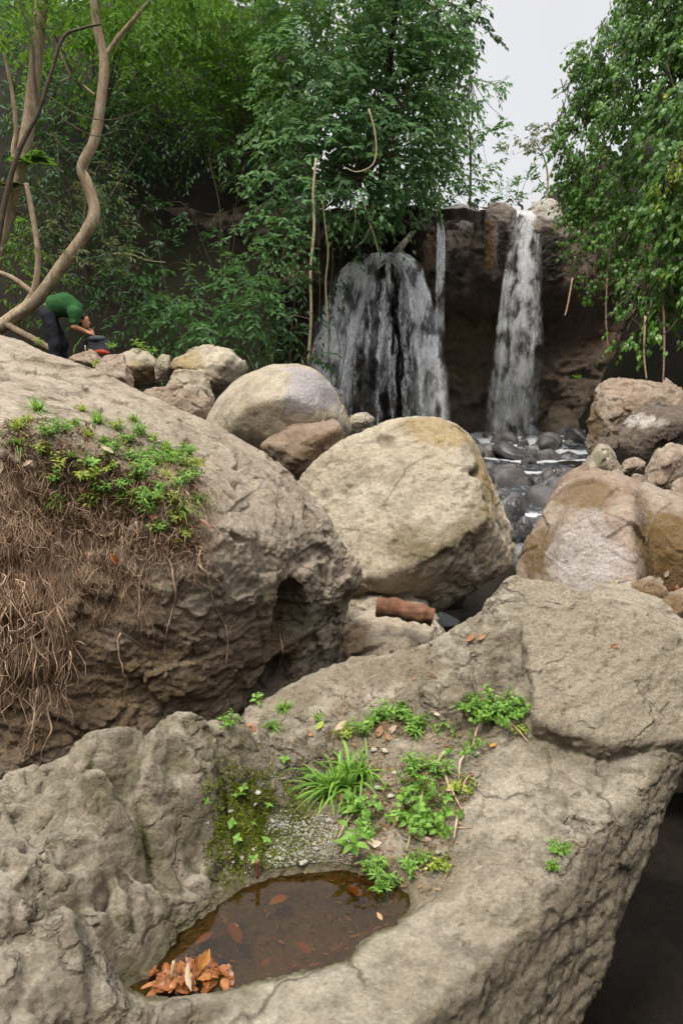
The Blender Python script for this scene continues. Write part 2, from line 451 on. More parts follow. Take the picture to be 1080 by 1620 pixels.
# ================================================================ FOREGROUND ROCK (with the pool)
def tps_fit(xy, z, lam=1e-4):
    n = len(xy); d = np.linalg.norm(xy[:, None] - xy[None], axis=2)
    K = np.where(d > 0, d * d * np.log(np.maximum(d, 1e-9)), 0) + lam * np.eye(n)
    P = np.c_[np.ones(n), xy]; A = np.zeros((n + 3, n + 3)); A[:n, :n] = K; A[:n, n:] = P; A[n:, :n] = P.T
    s = np.linalg.solve(A, np.r_[z, 0, 0, 0]); w_, a_ = s[:n], s[n:]
    def f(q):
        out = np.empty(len(q))
        for i in range(0, len(q), 100000):
            qq = q[i:i + 100000]
            d2 = ((qq[:, None, 0] - xy[None, :, 0]) ** 2 + (qq[:, None, 1] - xy[None, :, 1]) ** 2)
            out[i:i + 100000] = (.5 * d2 * np.log(np.maximum(d2, 1e-12))) @ w_ + a_[0] + qq @ a_[1:]
        return out
    return f
ctl = []
def cp(px, py, z): ctl.append(PZ(px, py, z))
ridge = [(-150, 1300, -1.25), (0, 1236, -1.22), (100, 1198, -1.2), (200, 1158, -1.18), (310, 1133, -1.18), (370, 1150, -1.22), (425, 1200, -1.31)]
for r in ridge:
    p = PZ(*r); ctl.append(p)
    ctl.append(p + np.array([-.06, .16, -.10]))
back = [(395, 1122, -1.38), (440, 1090, -1.34), (490, 1066, -1.31), (540, 1046, -1.27), (620, 1027, -1.2), (700, 1002, -1.1), (760, 968, -1.0), (812, 914, -.87)]
for r in back:
    p = PZ(*r); ctl.append(p)
    ctl.append(p + np.array([-.06, .16, -.10]))
for c in [(100, 1300, -1.22), (200, 1270, -1.2), (60, 1400, -1.25), (0, 1500, -1.28), (150, 1450, -1.31), (250, 1400, -1.34), (310, 1240, -1.24),
          (380, 1260, -1.37), (330, 1330, -1.39), (300, 1420, -1.43), (200, 1520, -1.43), (100, 1590, -1.37), (0, 1640, -1.3), (-100, 1750, -1.3),
          (450, 1240, -1.42), (420, 1310, -1.44), (500, 1340, -1.46), (560, 1300, -1.42), (600, 1350, -1.44), (650, 1370, -1.46), (620, 1250, -1.38),
          (560, 1180, -1.36), (470, 1140, -1.37), (700, 1200, -1.32), (720, 1300, -1.38), (680, 1130, -1.28), (540, 1110, -1.31),
          (600, 1080, -1.26), (700, 1070, -1.2), (765, 1040, -1.13), (795, 1095, -1.25), (787, 972, -.985), (760, 1160, -1.29), (840, 1175, -1.29),
          (850, 1210, -1.31), (900, 1195, -1.31), (1000, 1200, -1.32), (880, 1280, -1.36), (800, 1300, -1.38), (780, 1380, -1.42), (740, 1450, -1.47),
          (1060, 1150, -1.31), (1090, 1010, -1.3), (1300, 1110, -1.5), (960, 1000, -1.2), (1250, 1200, -1.4), (830, 1000, -1.02), (843, 1070, -1.12), (950, 1130, -1.37), (1020, 1120, -1.38), (880, 1050, -1.16), (700, 1400, -1.45), (660, 1480, -1.49), (560, 1540, -1.49), (450, 1600, -1.49), (300, 1610, -1.47), (600, 1620, -1.54),
          (450, 1720, -1.52), (250, 1800, -1.5), (700, 1600, -1.62), (740, 1540, -1.56), (100, 1900, -1.4), (600, 1850, -1.7)]:
    cp(*c)
ctl = np.array(ctl)
hq = tps_fit(ctl[:, :2], ctl[:, 2])
WZ = CAMZ - 1.50                                    # pool level
pool_px = [(203, 1563), (240, 1545), (262, 1512), (290, 1478), (325, 1450), (358, 1425), (392, 1402), (430, 1388), (480, 1381), (540, 1378),
           (600, 1390), (640, 1412), (645, 1440), (622, 1462), (585, 1478), (562, 1498), (540, 1520), (480, 1535), (420, 1548), (370, 1562), (300, 1580), (240, 1578)]
pool = np.array([PZ(a, b, -1.50)[:2] for a, b in pool_px])
def poly_sd(q, poly):                              # signed distance, negative inside
    d = np.full(len(q), 9.); ins = np.zeros(len(q), bool)
    for i in range(len(poly)):
        a, b = poly[i], poly[(i + 1) % len(poly)]; ab = b - a
        t = np.clip(((q - a) @ ab) / (ab @ ab), 0, 1); d = np.minimum(d, np.linalg.norm(q - a - t[:, None] * ab, axis=1))
        c = ((a[1] > q[:, 1]) != (b[1] > q[:, 1])) & (q[:, 0] < (b[0] - a[0]) * (q[:, 1] - a[1]) / (b[1] - a[1] + 1e-12) + a[0])
        ins ^= c
    return np.where(ins, -d, d)
gul_px = [(330, 1360), (330, 1300), (370, 1250), (420, 1200), (400, 1150), (440, 1120), (520, 1110), (640, 1100), (700, 1130), (770, 1170), (780, 1230), (740, 1300), (710, 1400), (640, 1400), (560, 1380), (480, 1375), (400, 1390)]
gul = np.array([PZ(a, b, -1.42)[:2] for a, b in gul_px])
gx, gy = np.meshgrid(np.arange(-1.9, 1.9, .01), np.arange(.9, 3.9, .01), indexing='ij')
gq = np.stack([gx.ravel(), gy.ravel()], 1)
g3 = np.c_[gq, np.zeros(len(gq))]
H = np.minimum(hq(gq), CAMZ - .8)
# left lobe: lumps and deep clefts
def blob2(x, y, r, s=0): return np.exp(-((gq[:, 0] - x) ** 2 + (gq[:, 1] - y) ** 2) / (r * r))
pl = PZ(220, 1330, -1.3)
wl = sstep(.95, .55, np.sqrt(((gq[:, 0] - pl[0]) / 1.0) ** 2 + ((gq[:, 1] - pl[1]) / .72) ** 2)) * sstep(.12, -.25, gq[:, 0] + .10) * (1 - .6 * sstep(-.62, -.9, gq[:, 0]))
ang = R(28); ru = gq[:, 0] * math.cos(ang) + gq[:, 1] * math.sin(ang); rv = -gq[:, 0] * math.sin(ang) + gq[:, 1] * math.cos(ang)
wp = .10 * fbm(g3 * 3.0, 3, 4)
Q1 = np.stack([(ru + wp) * 6.0, (rv + wp) * 2.6, 0 * ru], 1)
rg = ridged(Q1, 3, 21, .45); rg2 = ridged(np.stack([ru + wp, rv + .7 * wp, 0 * ru], 1) * 6.5, 3, 77, .5)
f1, f2, rid, vec = worley(np.stack([(ru + 1.3 * wp) * 5.0, (rv + wp) * 3.2, 0 * ru + .3], 1), 8)
cell = sstep(0, .35, f2 - f1)
H = H + 2.0 * wl * (-.085 * (1 - sstep(0, .16, rg)) - .05 * (1 - sstep(0, .3, rg2)) * sstep(.1, .5, fbm(g3 * 2.2, 2, 5) + .35) + .030 * (cell - .7) + .03 * fbm(g3 * 3.5, 3, 9))
for (a, b, r, d) in [(285, 1270, .055, .10), (120, 1400, .05, .06), (215, 1485, .05, .085), (255, 1420, .045, .07), (150, 1345, .06, -.05), (60, 1330, .08, .04), (150, 1270, .07, -.045),
                     (310, 1220, .06, -.04), (50, 1480, .035, .08), (175, 1560, .045, .07), (200, 1300, .04, .08), (70, 1560, .10, -.04), (245, 1350, .035, .06)]:
    p = PZ(a, b, -1.32); H = H - d * blob2(p[0], p[1], r)
# slabby grain over the rest
H = H + (1 - wl) * (.018 * fbm(g3 * np.array([2.2, 5, 1]), 4, 41) + .014 * facets(g3 * 5 + .3 * fbm(g3 * 3, 2, 2)[:, None], 42))
# gravel hollow
sg = poly_sd(gq, gul); wg = sstep(.06, -.06, sg)
H = H - .025 * wg * (1 + .6 * fbm(g3 * 7, 3, 12))
# outcrop blocks around the hollow
for (a, b, z, rx, ry, hh, an) in [(465, 1178, -1.38, .19, .10, .15, -.5), (700, 1125, -1.28, .12, .10, .12, 0), (640, 1120, -1.3, .07, .06, .05, 0), (760, 1090, -1.2, .10, .08, .04, .2), (505, 1120, -1.33, .12, .06, .03, 0), (390, 1210, -1.36, .10, .07, .05, -.4)]:
    p = PZ(a, b, z); dx = gq[:, 0] - p[0]; dy = gq[:, 1] - p[1]
    d = np.sqrt(((dx * math.cos(an) + dy * math.sin(an)) / rx) ** 2 + ((-dx * math.sin(an) + dy * math.cos(an)) / ry) ** 2) + .25 * fbm(g3 * 9, 3, 61)
    H = H + hh * (1 - sstep(.6, 1.0, d)) * (1 + .25 * facets(g3 * 9, 62))
# pool basin
spn = poly_sd(gq, pool) + .006 * fbm(g3 * 22, 3, 90)
north = sstep(-.25, .25, ((gq[:, 1] - 1.86) * .9 - (gq[:, 0] + .13) * .5) * 4)     # the bank on the far, left side is steep
rim = WZ + np.where(spn > 0, spn * (.35 + 1.4 * north), 0)
wr = np.exp(-(np.maximum(spn, 0) / .055) ** 2)
Ho = H * (1 - wr) + rim * wr
Ho = np.where(spn > 0, np.maximum(Ho, WZ + .004 + .25 * np.minimum(spn, .05)), Ho)
Hi = WZ - .012 - .10 * sstep(0, .13, -spn) - .02 * fbm(g3 * 9, 3, 70) * sstep(0, .08, -spn)
H = np.where(spn < 0, np.minimum(Hi, WZ - .002), Ho)
CM = (wl * (1 - sstep(.02, .30, rg))).reshape(gx.shape)
H = H.reshape(gx.shape)
outl = np.array([PZ(*r)[:2] for r in ridge] + [PZ(*r)[:2] for r in back] + [PZ(1000, 960, -.95)[:2] + (0, .1), (2.4, 3.3), (2.4, .4), (-2.2, .4), (-2.2, 1.7)])
def bil(q, G):
    fx = np.clip((q[:, 0] + 1.9) / .01, 0, G.shape[0] - 1.001); fy = np.clip((q[:, 1] - .9) / .01, 0, G.shape[1] - 1.001)
    i = fx.astype(int); j = fy.astype(int); a = fx - i; b = fy - j
    return (G[i, j] * (1 - a) + G[i + 1, j] * a) * (1 - b) + (G[i, j + 1] * (1 - a) + G[i + 1, j + 1] * a) * b
gH = np.gradient(H, .01); SL = np.minimum(np.sqrt(1 + gH[0] ** 2 + gH[1] ** 2), 4)
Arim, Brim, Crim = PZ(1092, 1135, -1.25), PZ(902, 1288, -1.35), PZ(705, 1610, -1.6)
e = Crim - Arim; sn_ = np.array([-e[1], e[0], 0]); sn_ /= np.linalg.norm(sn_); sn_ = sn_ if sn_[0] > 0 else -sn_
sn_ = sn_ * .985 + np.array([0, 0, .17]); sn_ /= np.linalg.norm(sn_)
S1, S3 = PZ(1084, 1215, -1.42), PZ(885, 1625, -2.0)
un = np.cross(S3 - S1, np.array([-.5, .7, -1.0])); un /= np.linalg.norm(un); un = un if un[2] < 0 else -un
roof_t = [PZ(815, 910, -.86), PZ(880, 918, -.87), PZ(960, 948, -.93), PZ(1090, 1030, -1.14), PZ(1260, 1110, -1.28), PZ(1200, 1160, -1.32), PZ(1068, 1128, -1.235), PZ(1015, 1158, -1.245), PZ(975, 1180, -1.25), PZ(905, 1158, -1.22), PZ(850, 1140, -1.2)]
roof_b = [p + np.array([-.02, .12, -.28]) for p in roof_t]
fr_, _, _ = convex(roof_t + roof_b, .005)
crack = [PZ(905, 1215, -1.31), PZ(903, 1290, -1.36), PZ(885, 1340, -1.5), PZ(862, 1400, -1.62)]
def segdist(P, pts):
    d = np.full(len(P), 9.)
    for a, b in zip(pts[:-1], pts[1:]):
        ab = b - a; t = np.clip(((P - a) @ ab) / (ab @ ab), 0, 1); d = np.minimum(d, np.linalg.norm(P - a - t[:, None] * ab, axis=1))
    return d
def f_fore(P):
    q = P[:, :2]
    top = (P[:, 2] - bil(q, H)) / bil(q, SL)
    side = (P - Arim) @ sn_
    und = (P - S1) @ un
    lob = smax(side, und, .07)
    v = smax(top, lob, .035)
    v = smax(v, poly_sd(q, outl) - .03, .05)
    v = smin(v, fr_(P),   .006 + .012 * sstep(.72, .60, P[:, 0] + .1 * (P[:, 1] - 2.4)))
    v = smax(v, .2 - P[:, 2], .05)
    v = smax(v, P[:, 1] - 3.75, .05); v = smax(v, -1.7 - P[:, 0], .05); v = smax(v, 1.0 - P[:, 1], .05)
    return v
def d_fore(V, N):
    st = 1 - np.clip(N[:, 2], 0, 1)
    r = .004 * fbm(V * 28, 4, 3, .6) + .010 * st * fbm(V * np.array([9, 9, 3]), 4, 6) + .012 * st * facets(V * np.array([6, 6, 3.]), 14)
    sp = poly_sd(V[:, :2], pool); r = r * sstep(-.02, .03, np.abs(sp) + .02)
    r = r * (1 - .6 * sstep(.03, 0, fr_(V)))
    cd = segdist(V, crack); r = r - .05 * np.exp(-(cd / .018) ** 2)
    w = sstep(.25, .1, poly_sd(V[:, :2], pool))
    g_ = V @ np.array([[.8, -.6, 0], [.6, .8, 0], [0, 0, 1]])
    r = r + (.008 * fbm(g_ * np.array([5, 22, 16]), 4, 31, .6) + .007 * facets(V * 11 + .3 * fbm(V * 9, 2, 3)[:, None], 32)) * (1 - w * .7)
    r = r - .012 * (1 - sstep(0, .10, ridged(V * 4.5, 2, 33))) * (1 - w)
    return r + .008 * ridged(V * 14, 3, 30) * (1 - w)
V, Q, N = solid(f_fore, (-1.7, .95, .1), (1.75, 3.8, 1.85), .0185, 1, d_fore)
if True:   # one more level only where the surface looks up
    pass
mg = sstep(.05, -.05, poly_sd(V[:, :2], gul)) * sstep(.3, .8, N[:, 2])
pm = PZ(400, 1290, -1.42); pm2 = PZ(330, 1350, -1.4)
moss = mg * np.clip(1.2 - np.linalg.norm((V[:, :2] - pm[:2]) / (.33, .25), axis=1) + .4 * fbm(V * 6, 3, 2), 0, 1)
crev = np.clip(1.5 - np.linalg.norm((V[:, :2] - pm2[:2]) / (.36, .36), axis=1) * .9, 0, 1) * np.clip(bil(V[:, :2], CM) * 1.3 + .5 * sstep(.1, -.25, fbm(V * 9, 3, 8)), 0, 1)  # moss in the clefts, its dark colour also deepening their shade
soil = mg * sstep(-.6, .3, fbm(V * 8, 4, 55)) * .85
pin = sstep(.01, -.015, poly_sd(V[:, :2], pool))
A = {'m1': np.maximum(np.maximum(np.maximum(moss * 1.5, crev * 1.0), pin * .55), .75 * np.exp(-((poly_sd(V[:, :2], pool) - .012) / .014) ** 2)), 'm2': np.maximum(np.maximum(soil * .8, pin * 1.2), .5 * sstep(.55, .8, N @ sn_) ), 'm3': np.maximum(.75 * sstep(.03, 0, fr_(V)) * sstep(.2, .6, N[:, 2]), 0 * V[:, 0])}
fore = mesh_np('boulder', V, Q, M_fore, attrs=A)
tag(fore, 'huge grey boulder in the foreground with a rain pool, clefts and a mossy hollow', 'boulder')
ROCKS['fore'] = (V, Q)

# ================================================================ BIG BOULDERS
hL1 = [PY(*p) for p in [(-330, 430, 5.4), (0, 522, 5.2), (100, 570, 5.1), (200, 640, 4.9), (330, 700, 4.7), (425, 718, 4.5), (-330, 640, 3.5), (0, 690, 3.45), (100, 690, 3.45), (250, 760, 3.5), (330, 830, 3.55),
                        (400, 850, 3.75), (470, 870, 4.0), (500, 790, 4.4), (545, 862, 4.45), (-330, 900, 3.25), (0, 940, 3.35), (200, 950, 3.45), (330, 900, 3.5), (-330, 1260, 3.35), (0, 1290, 3.42), (250, 1290, 3.62), (400, 1180, 3.95),
                        (440, 900, 3.85), (-330, 1250, 6.2), (100, 1100, 6.5), (400, 1000, 6.0), (200, 700, 6.3), (0, 620, 6.8), (-330, 560, 7)]]
hL2 = [PY(*p) for p in [(470, 800, 4.4), (545, 855, 4.45), (568, 905, 4.45), (565, 935, 4.45), (545, 1000, 4.5), (520, 1060, 4.55), (440, 900, 3.95), (470, 1000, 4.0), (400, 1150, 4.2), (480, 1150, 4.5), (400, 900, 4.6), (350, 1150, 4.4), (400, 1000, 5.5), (520, 900, 5.3), (520, 1050, 5.3), (470, 920, 3.95)]]
def dL(V, N):
    r = .03 * fbm(V * 1.3, 3, 3) + .05 * facets(V * 1.9 + .2 * fbm(V * 3, 2, 1)[:, None], 5) + .022 * facets(V * 6 + .3 * fbm(V * 6, 2, 1)[:, None], 6)
    q = V @ np.array([[1, 0, .35], [0, 1, 0], [-.35, 0, 1]])
    r = r + .014 * fbm(q * np.array([4, 4, 9]), 4, 7, .6) + .007 * fbm(V * 30, 3, 9, .6)
    r = r * (1 - .45 * sstep(.25, .6, N[:, 2]))
    return r - .03 * (1 - sstep(0, .12, ridged(V * 2.0, 2, 14)))
boulder('left', 'massive brown-grey boulder filling the left side, draped with a mat of roots and small plants', M_left, [hL1, hL2], k=.012, h=.04, sub=2, disp=dL, blend=.02,
        carve=[(PY(438, 975, 4.0), (.17, .14, .26), .2), (PY(552, 962, 4.40), (.05, .14, .11), .1), (PY(400, 1080, 4.1), (.22, .2, .12), .5)],
        masks=[('m2', PY(300, 1080, 3.7), (1.1, .6, .45), .55), ('m2', PY(60, 1050, 3.4), (.6, .5, .6), .7), ('m1', PY(450, 1010, 4.0), (.3, .4, .3), .45), ('m1', PY(230, 1060, 3.6), (.3, .4, .16), .35)], seed=3)
rimC = [(455, 850, 6.3), (452, 778, 6.35), (468, 758, 6.35), (510, 722, 6.35), (560, 690, 6.35), (600, 672, 6.4), (650, 660, 6.4), (705, 661, 6.4), (738, 682, 6.4), (762, 735, 6.3), (790, 800, 6.2), (812, 862, 6.1), (811, 893, 6.0), (775, 905, 5.9), (725, 950, 5.75), (685, 975, 5.7), (640, 985, 5.7), (560, 985, 5.8), (520, 900, 6.0)]
boulder('centre', 'large smooth tan boulder in the middle, rusty yellow along its crown', M_tan,
        [hull3(rimC, [(552, 925, 5.40), (690, 880, 5.22), (778, 815, 5.62), (728, 690, 6.12)], 1.5, .7)], k=.014, h=.045, sub=2, seed=12,
        disp=lambda V, N: .03 * fbm(V * 1.6, 3, 33) + .010 * fbm(V * 7, 4, 34) + .03 * (worley(V * 1.5 + .2, 35)[0] - .5) + .009 * fbm(V * 16, 4, 37, .6) - .02 * np.maximum(0, fbm(V * 9, 2, 41) - .35) * 2 + .02 * facets(V * 1.7 + .4, 38) + .003 * fbm(V * 30, 3, 36) - .05 * np.maximum(0, fbm(V * 4.2, 2, 39) - .33) * 2,
        carve=[(PY(760, 748, 5.95), (.13, .1, .035), .15), (PY(668, 690, 5.9), (.05, .06, .03))],
        masks=[('m1', PY(700, 672, 6.3), (.5, .6, .2), .55), ('m1', PY(765, 760, 6.1), (.13, .5, .5), .5), ('m2', PY(700, 860, 5.4), (.45, .5, .14), .75), ('m2', PY(600, 940, 5.5), (.5, .5, .12), .4), ('m2', PY(770, 800, 5.7), (.12, .3, .22), .45)])
boulder('perch', 'low cracked rock wedged below the tan boulder with a rotten log on it', M_left,
        [hull3([(555, 985, 4.9), (590, 972, 4.95), (640, 980, 4.95), (690, 985, 4.95), (702, 1000, 4.9), (695, 1050, 4.8), (560, 1080, 4.8), (500, 1080, 4.8)], [(600, 1000, 4.6), (670, 1010, 4.6), (540, 1040, 4.5), (640, 1060, 4.5)], .9, .8)], k=.03, h=.028, seed=17,
        disp=std_disp(17, .8, .02, .01, .03, pit=.01), masks=[('m2', PY(560, 1010, 4.7), (.15, .3, .12), .8)])
rimR = [(812, 905, 6.0), (835, 845, 6.1), (870, 790, 6.2), (905, 765, 6.3), (945, 762, 6.3), (1000, 772, 6.3), (1060, 805, 6.2), (1160, 830, 6.2), (1300, 900, 6.2), (1300, 1050, 5.8), (1000, 1050, 5.7), (830, 985, 5.7)]
boulder('right', 'large pinkish grey boulder at the right with a rusty mossy flank', M_pink,
        [hull3(rimR[:6] + [(1030, 850, 6.0), (1030, 1050, 5.6)] + rimR[10:], [(905, 800, 5.9), (1000, 800, 5.85), (1005, 930, 5.3), (880, 960, 5.4)], 1.5, .7),
         hull3([(960, 772, 6.3), (1060, 805, 6.2), (1160, 830, 6.2), (1300, 900, 6.2), (1300, 1050, 5.8), (990, 1050, 5.8)], [(1060, 880, 5.75), (1150, 880, 5.6), (1100, 1000, 5.6)], 1.2, .75)],
        k=.014, h=.045, sub=2, seed=23, disp=lambda V, N: .03 * fbm(V * 1.5, 3, 43) + .035 * facets(V * 2.4, 45) + .014 * fbm(V * 7, 4, 44) + .005 * fbm(V * 25, 3, 36), blend=.10,
        masks=[('m1', PY(1060, 870, 5.8), (.35, .5, .45), .85), ('m1', PY(900, 775, 6.2), (.35, .5, .13), .7), ('m2', PY(1060, 960, 5.6), (.3, .4, .16), .9), ('m3', PY(930, 880, 5.5), (.35, .4, .4), .6), ('m1', PY(850, 870, 5.9), (.12, .3, .3), .7)])
boulder('slab', 'long grey slab leaning behind the right edge of the foreground boulder', M_fore,
        [hull3([(900, 945, 4.2), (960, 938, 4.3), (1010, 962, 4.3), (1090, 1008, 4.2), (1260, 1100, 4.0), (1260, 1300, 3.9), (1000, 1200, 3.9), (880, 1100, 4.0)], [(960, 968, 3.95), (1080, 1050, 3.85), (1180, 1120, 3.8)], .7, .8)], k=.03, h=.03, seed=27,
        disp=std_disp(27, 1., .02, .012, .02))
for i, (rim, lab) in enumerate([([(990, 955), (1000, 925), (1030, 918), (1055, 935), (1060, 965), (1030, 985)], 'small brown stone on the slab below the rusty right boulder'),
                                ([(1035, 985), (1045, 950), (1080, 938), (1110, 950), (1115, 1000), (1070, 1005)], 'mossy brown stone at the right edge above the leaning slab')]):
    autorock('rs%d' % i, lab, M_pink, rim, 4.7 - .1 * i, seed=50 + i, masks=[('m1', PY(1040, 950, 4.5), (.2, .3, .1), .6)])
# boulders of the left bank
autorock('b1', 'big tan boulder behind the left one with a smooth grey patch on its shoulder', M_tan, [(312, 692), (322, 655), (350, 620), (385, 590), (415, 576), (455, 572), (500, 580), (530, 602), (545, 640), (560, 680), (520, 740), (450, 760), (380, 750), (320, 720)], 8.7, .28, seed=61, h=.05, sub=2, disp=lambda V, N: .03 * fbm(V * 1.5, 3, 61) + .012 * facets(V * 2.2 + .3, 62) + .006 * fbm(V * 9, 4, 63),
         masks=[('m3', PY(500, 620, 8.2), (.35, .8, .32), 1.3)], carve=[(PY(565, 655, 8.5), (.12, .3, .22))],
         front=[(450, 600, 8.3), (380, 640, 8.1)])
autorock('b1s', 'undercut brown slab jutting from the front of the big tan boulder', M_pink, [(408, 706), (450, 680), (500, 668), (540, 668), (552, 690), (520, 760), (440, 760)], 7.9, .2, thick=.8, seed=63, masks=[('m1', PY(470, 700, 7.9), (1, 1, 1), .35)])
autorock('b2', 'rounded tan boulder farthest back on the left bank beside the dark bushes', M_tan, [(266, 578), (300, 555), (340, 548), (370, 555), (393, 582), (388, 605), (350, 625), (290, 615)], 11, .3, seed=64, masks=[('m1', PY(300, 575, 11), (.3, .8, .2), .5)])
autorock('b3', 'small pale stone in front of the rounded tan boulder', M_tan, [(258, 618), (275, 585), (322, 585), (336, 612), (338, 645), (270, 648)], 10.3, .25, seed=65)
autorock('b4', 'blocky brown stone leaning on the left side of the big tan boulder', M_pink, [(258, 650), (275, 620), (310, 608), (335, 632), (336, 672), (320, 705), (262, 700)], 9.6, .25, seed=66)
autorock('b5', 'low brown boulder with a leafy sprout on top, left bank', M_tan, [(165, 572), (200, 554), (240, 560), (252, 575), (250, 610), (215, 615), (182, 602)], 11.5, .3, seed=67, masks=[('m1', PY(215, 590, 11.3), (.3, .8, .2), .5)])
autorock('b6', 'tilted brown stone with a pocked face just above the left boulder', M_pink, [(140, 595), (165, 562), (196, 560), (213, 600), (212, 628), (190, 640), (150, 612)], 10.4, .3, seed=68)
autorock('b7', 'small flat brown rock nearest the bending person', M_pink, [(108, 566), (130, 556), (152, 556), (172, 578), (150, 600), (115, 590)], 11.2, .3, seed=69)
autorock('b8', 'flat wedge-shaped brown rock filling the gap between bank stones', M_pink, [(200, 645), (225, 622), (285, 612), (272, 650), (262, 690), (222, 670)], 9.9, .2, seed=70)
autorock('b9', 'small round dark stone between the sprouting boulder and the rounded one', M_tan, [(243, 575), (256, 559), (269, 562), (273, 585), (266, 604), (247, 604)], 11.2, .3, seed=71)
autorock('b10', 'small mossy stone tucked behind the foot of the big tan boulder', M_dark, [(516, 620), (530, 612), (545, 625), (552, 655), (548, 690), (525, 700)], 9.3, .3, seed=72)
autorock('b11', 'pale broken stone behind the crown of the tan middle boulder', M_fore, [(545, 668), (560, 655), (580, 652), (592, 662), (590, 690), (550, 700)], 9.0, .3, seed=73)
# right bank
autorock('c1', 'big reddish brown boulder under the hanging vines', M_pink, [(927, 710), (930, 645), (945, 612), (1005, 598), (1060, 610), (1130, 640), (1140, 740), (940, 740)], 12, .3, seed=81, h=.06, sub=2, front=[(985, 640, 11.3)], masks=[('m1', PY(930, 660, 12), (.12, .6, .4), .6)])
autorock('c2', 'dark split boulder with a pale upper edge in front of the reddish one', M_brown, [(940, 712), (985, 668), (1020, 648), (1085, 642), (1160, 660), (1160, 760), (1000, 750)], 11.0, .2, seed=82, h=.05, sub=2, masks=[('m3', PY(1000, 668, 10.6), (.45, .7, .10), .9)])
autorock('c3', 'pointed pale grey stone standing on the right boulder', M_fore, [(906, 775), (922, 735), (948, 704), (958, 706), (978, 732), (997, 775)], 8.3, .3, seed=83, masks=[('m1', PY(955, 730, 8), (.07, .3, .1), .5)])
autorock('c4', 'small mauve stone right of the pointed one', M_pink, [(980, 745), (985, 730), (1005, 724), (1022, 733), (1018, 750), (995, 756)], 8.8, .3, seed=84)
autorock('c5', 'lumpy purplish boulder at the right edge below the dark split one', M_pink, [(1010, 790), (1018, 745), (1035, 712), (1060, 700), (1100, 710), (1120, 800), (1050, 830)], 8.0, .3, seed=85)
autorock('c6', 'small pale stone against the right edge of the picture', M_pink, [(1055, 790), (1062, 765), (1080, 755), (1110, 770), (1110, 800), (1070, 805)], 7.4, .3, seed=86)
autorock('c7', 'little brown stone wedged under the small mauve one', M_pink, [(992, 768), (1000, 750), (1018, 752), (1024, 770), (1010, 780)], 8.2, .3, seed=87)
# ================================================================ TERRAIN
M_soil = rock_mat('dark_soil', (.006, .005, .0035), (.015, .011, .008), (.03, .023, .016), stain1=(.015, .02, .007), stain2=(.03, .02, .012), scale=1.2, rough=.95, spec=.15, bump=.9)
M_cliff = rock_mat('cliff_soil', (.05, .037, .028), (.13, .098, .072), (.22, .17, .125), stain1=(.15, .09, .06), stain2=(.012, .010, .009), stain3=(.14, .10, .055), scale=.6, rough=.9, spec=.25, bump=1.0)
def zt(x, y):
    P = np.stack([x, y, 0 * x], 1)
    n = fbm(P * .35, 4, 100); n2 = fbm(P * 1.3, 4, 101)
    z = .10 * sstep(10.2, 9.4, y) + .25 * fbm(P * 1.6, 3, 102) * sstep(10.5, 9.5, y) - .05
    z = z + 2.15 * sstep(.6, -3.4, x + .25 * (y - 9)) * sstep(5.5, 11, y)                 # left bank
    z = np.maximum(z, 1.0 * sstep(1.0, -.8, x + .1 * (y - 9)) * sstep(6.5, 8, y))
    z = z + .5 * sstep(3.2, 5.2, x) * sstep(6, 9, y) * sstep(22, 14, y)                   # right bank
    yh = 16.5 + .30 * np.maximum(x + 6, 0) + 1.2 * n                                       # left hillside
    z = np.maximum(z, np.where(x < -1.4, 2.2 + (y - yh) * 1.35 + 1.0 * n, -9) * 1.0)
    z = np.maximum(z, np.minimum((-x - 5.5 - .25 * np.maximum(y, 0)) * 2.0, 11))  # left wall out of view, steepened to shut out side skylight
    z = np.maximum(z, np.minimum((x - 6.3) * 2.5, 12) * sstep(12, 9, y))  # near right wall, unseen, added to block skylight from the side
    z = np.maximum(z, np.minimum((-y - 5.5) * 1.6, 10))  # unseen rise behind the camera, added so light falls mainly from above
    rw = 4.6 + .5 * sstep(14, 21, y) + 3 * sstep(21, 23, y)
    z = np.maximum(z, np.minimum((x - rw - .8) * 3.0, 13 + 0 * x) * sstep(8.5, 11, y))       # right valley wall
    z = np.where((y > 22.9) & (x > -3), np.maximum(z, 5.2 + .01 * (y - 21.5)), z)            # plateau above the falls
    z = np.maximum(z, sstep(26, 45, np.hypot(x - 4, y)) * 9 * sstep(-30, 5, y) * (1 - sstep(.0, .08, x / np.maximum(y, 1)) * sstep(.62, .5, x / np.maximum(y, 1))))
    z = np.minimum(z, 12 + 2.0 * n)
    return z + .10 * n2 + .12 * n
def grid_obj(name, x0, x1, y0, y1, st, mat, mask=None):
    xs = np.arange(x0, x1 + st / 2, st); ys = np.arange(y0, y1 + st / 2, st)
    X, Y = np.meshgrid(xs, ys, indexing='ij'); x = X.ravel(); y = Y.ravel(); z = zt(x, y)
    i = np.arange(len(xs) * len(ys)).reshape(X.shape)
    Q = np.stack([i[:-1, :-1], i[1:, :-1], i[1:, 1:], i[:-1, 1:]], -1).reshape(-1, 4)
    V = np.stack([x, y, z], 1)
    o = mesh_np(name, V, Q, mat, attrs={'m1': .5 * sstep(-.2, .4, fbm(V * .5, 3, 9)), 'm2': 0 * x, 'm3': 0 * x}, loc=(0, 0, 0))
    return o, V, Q
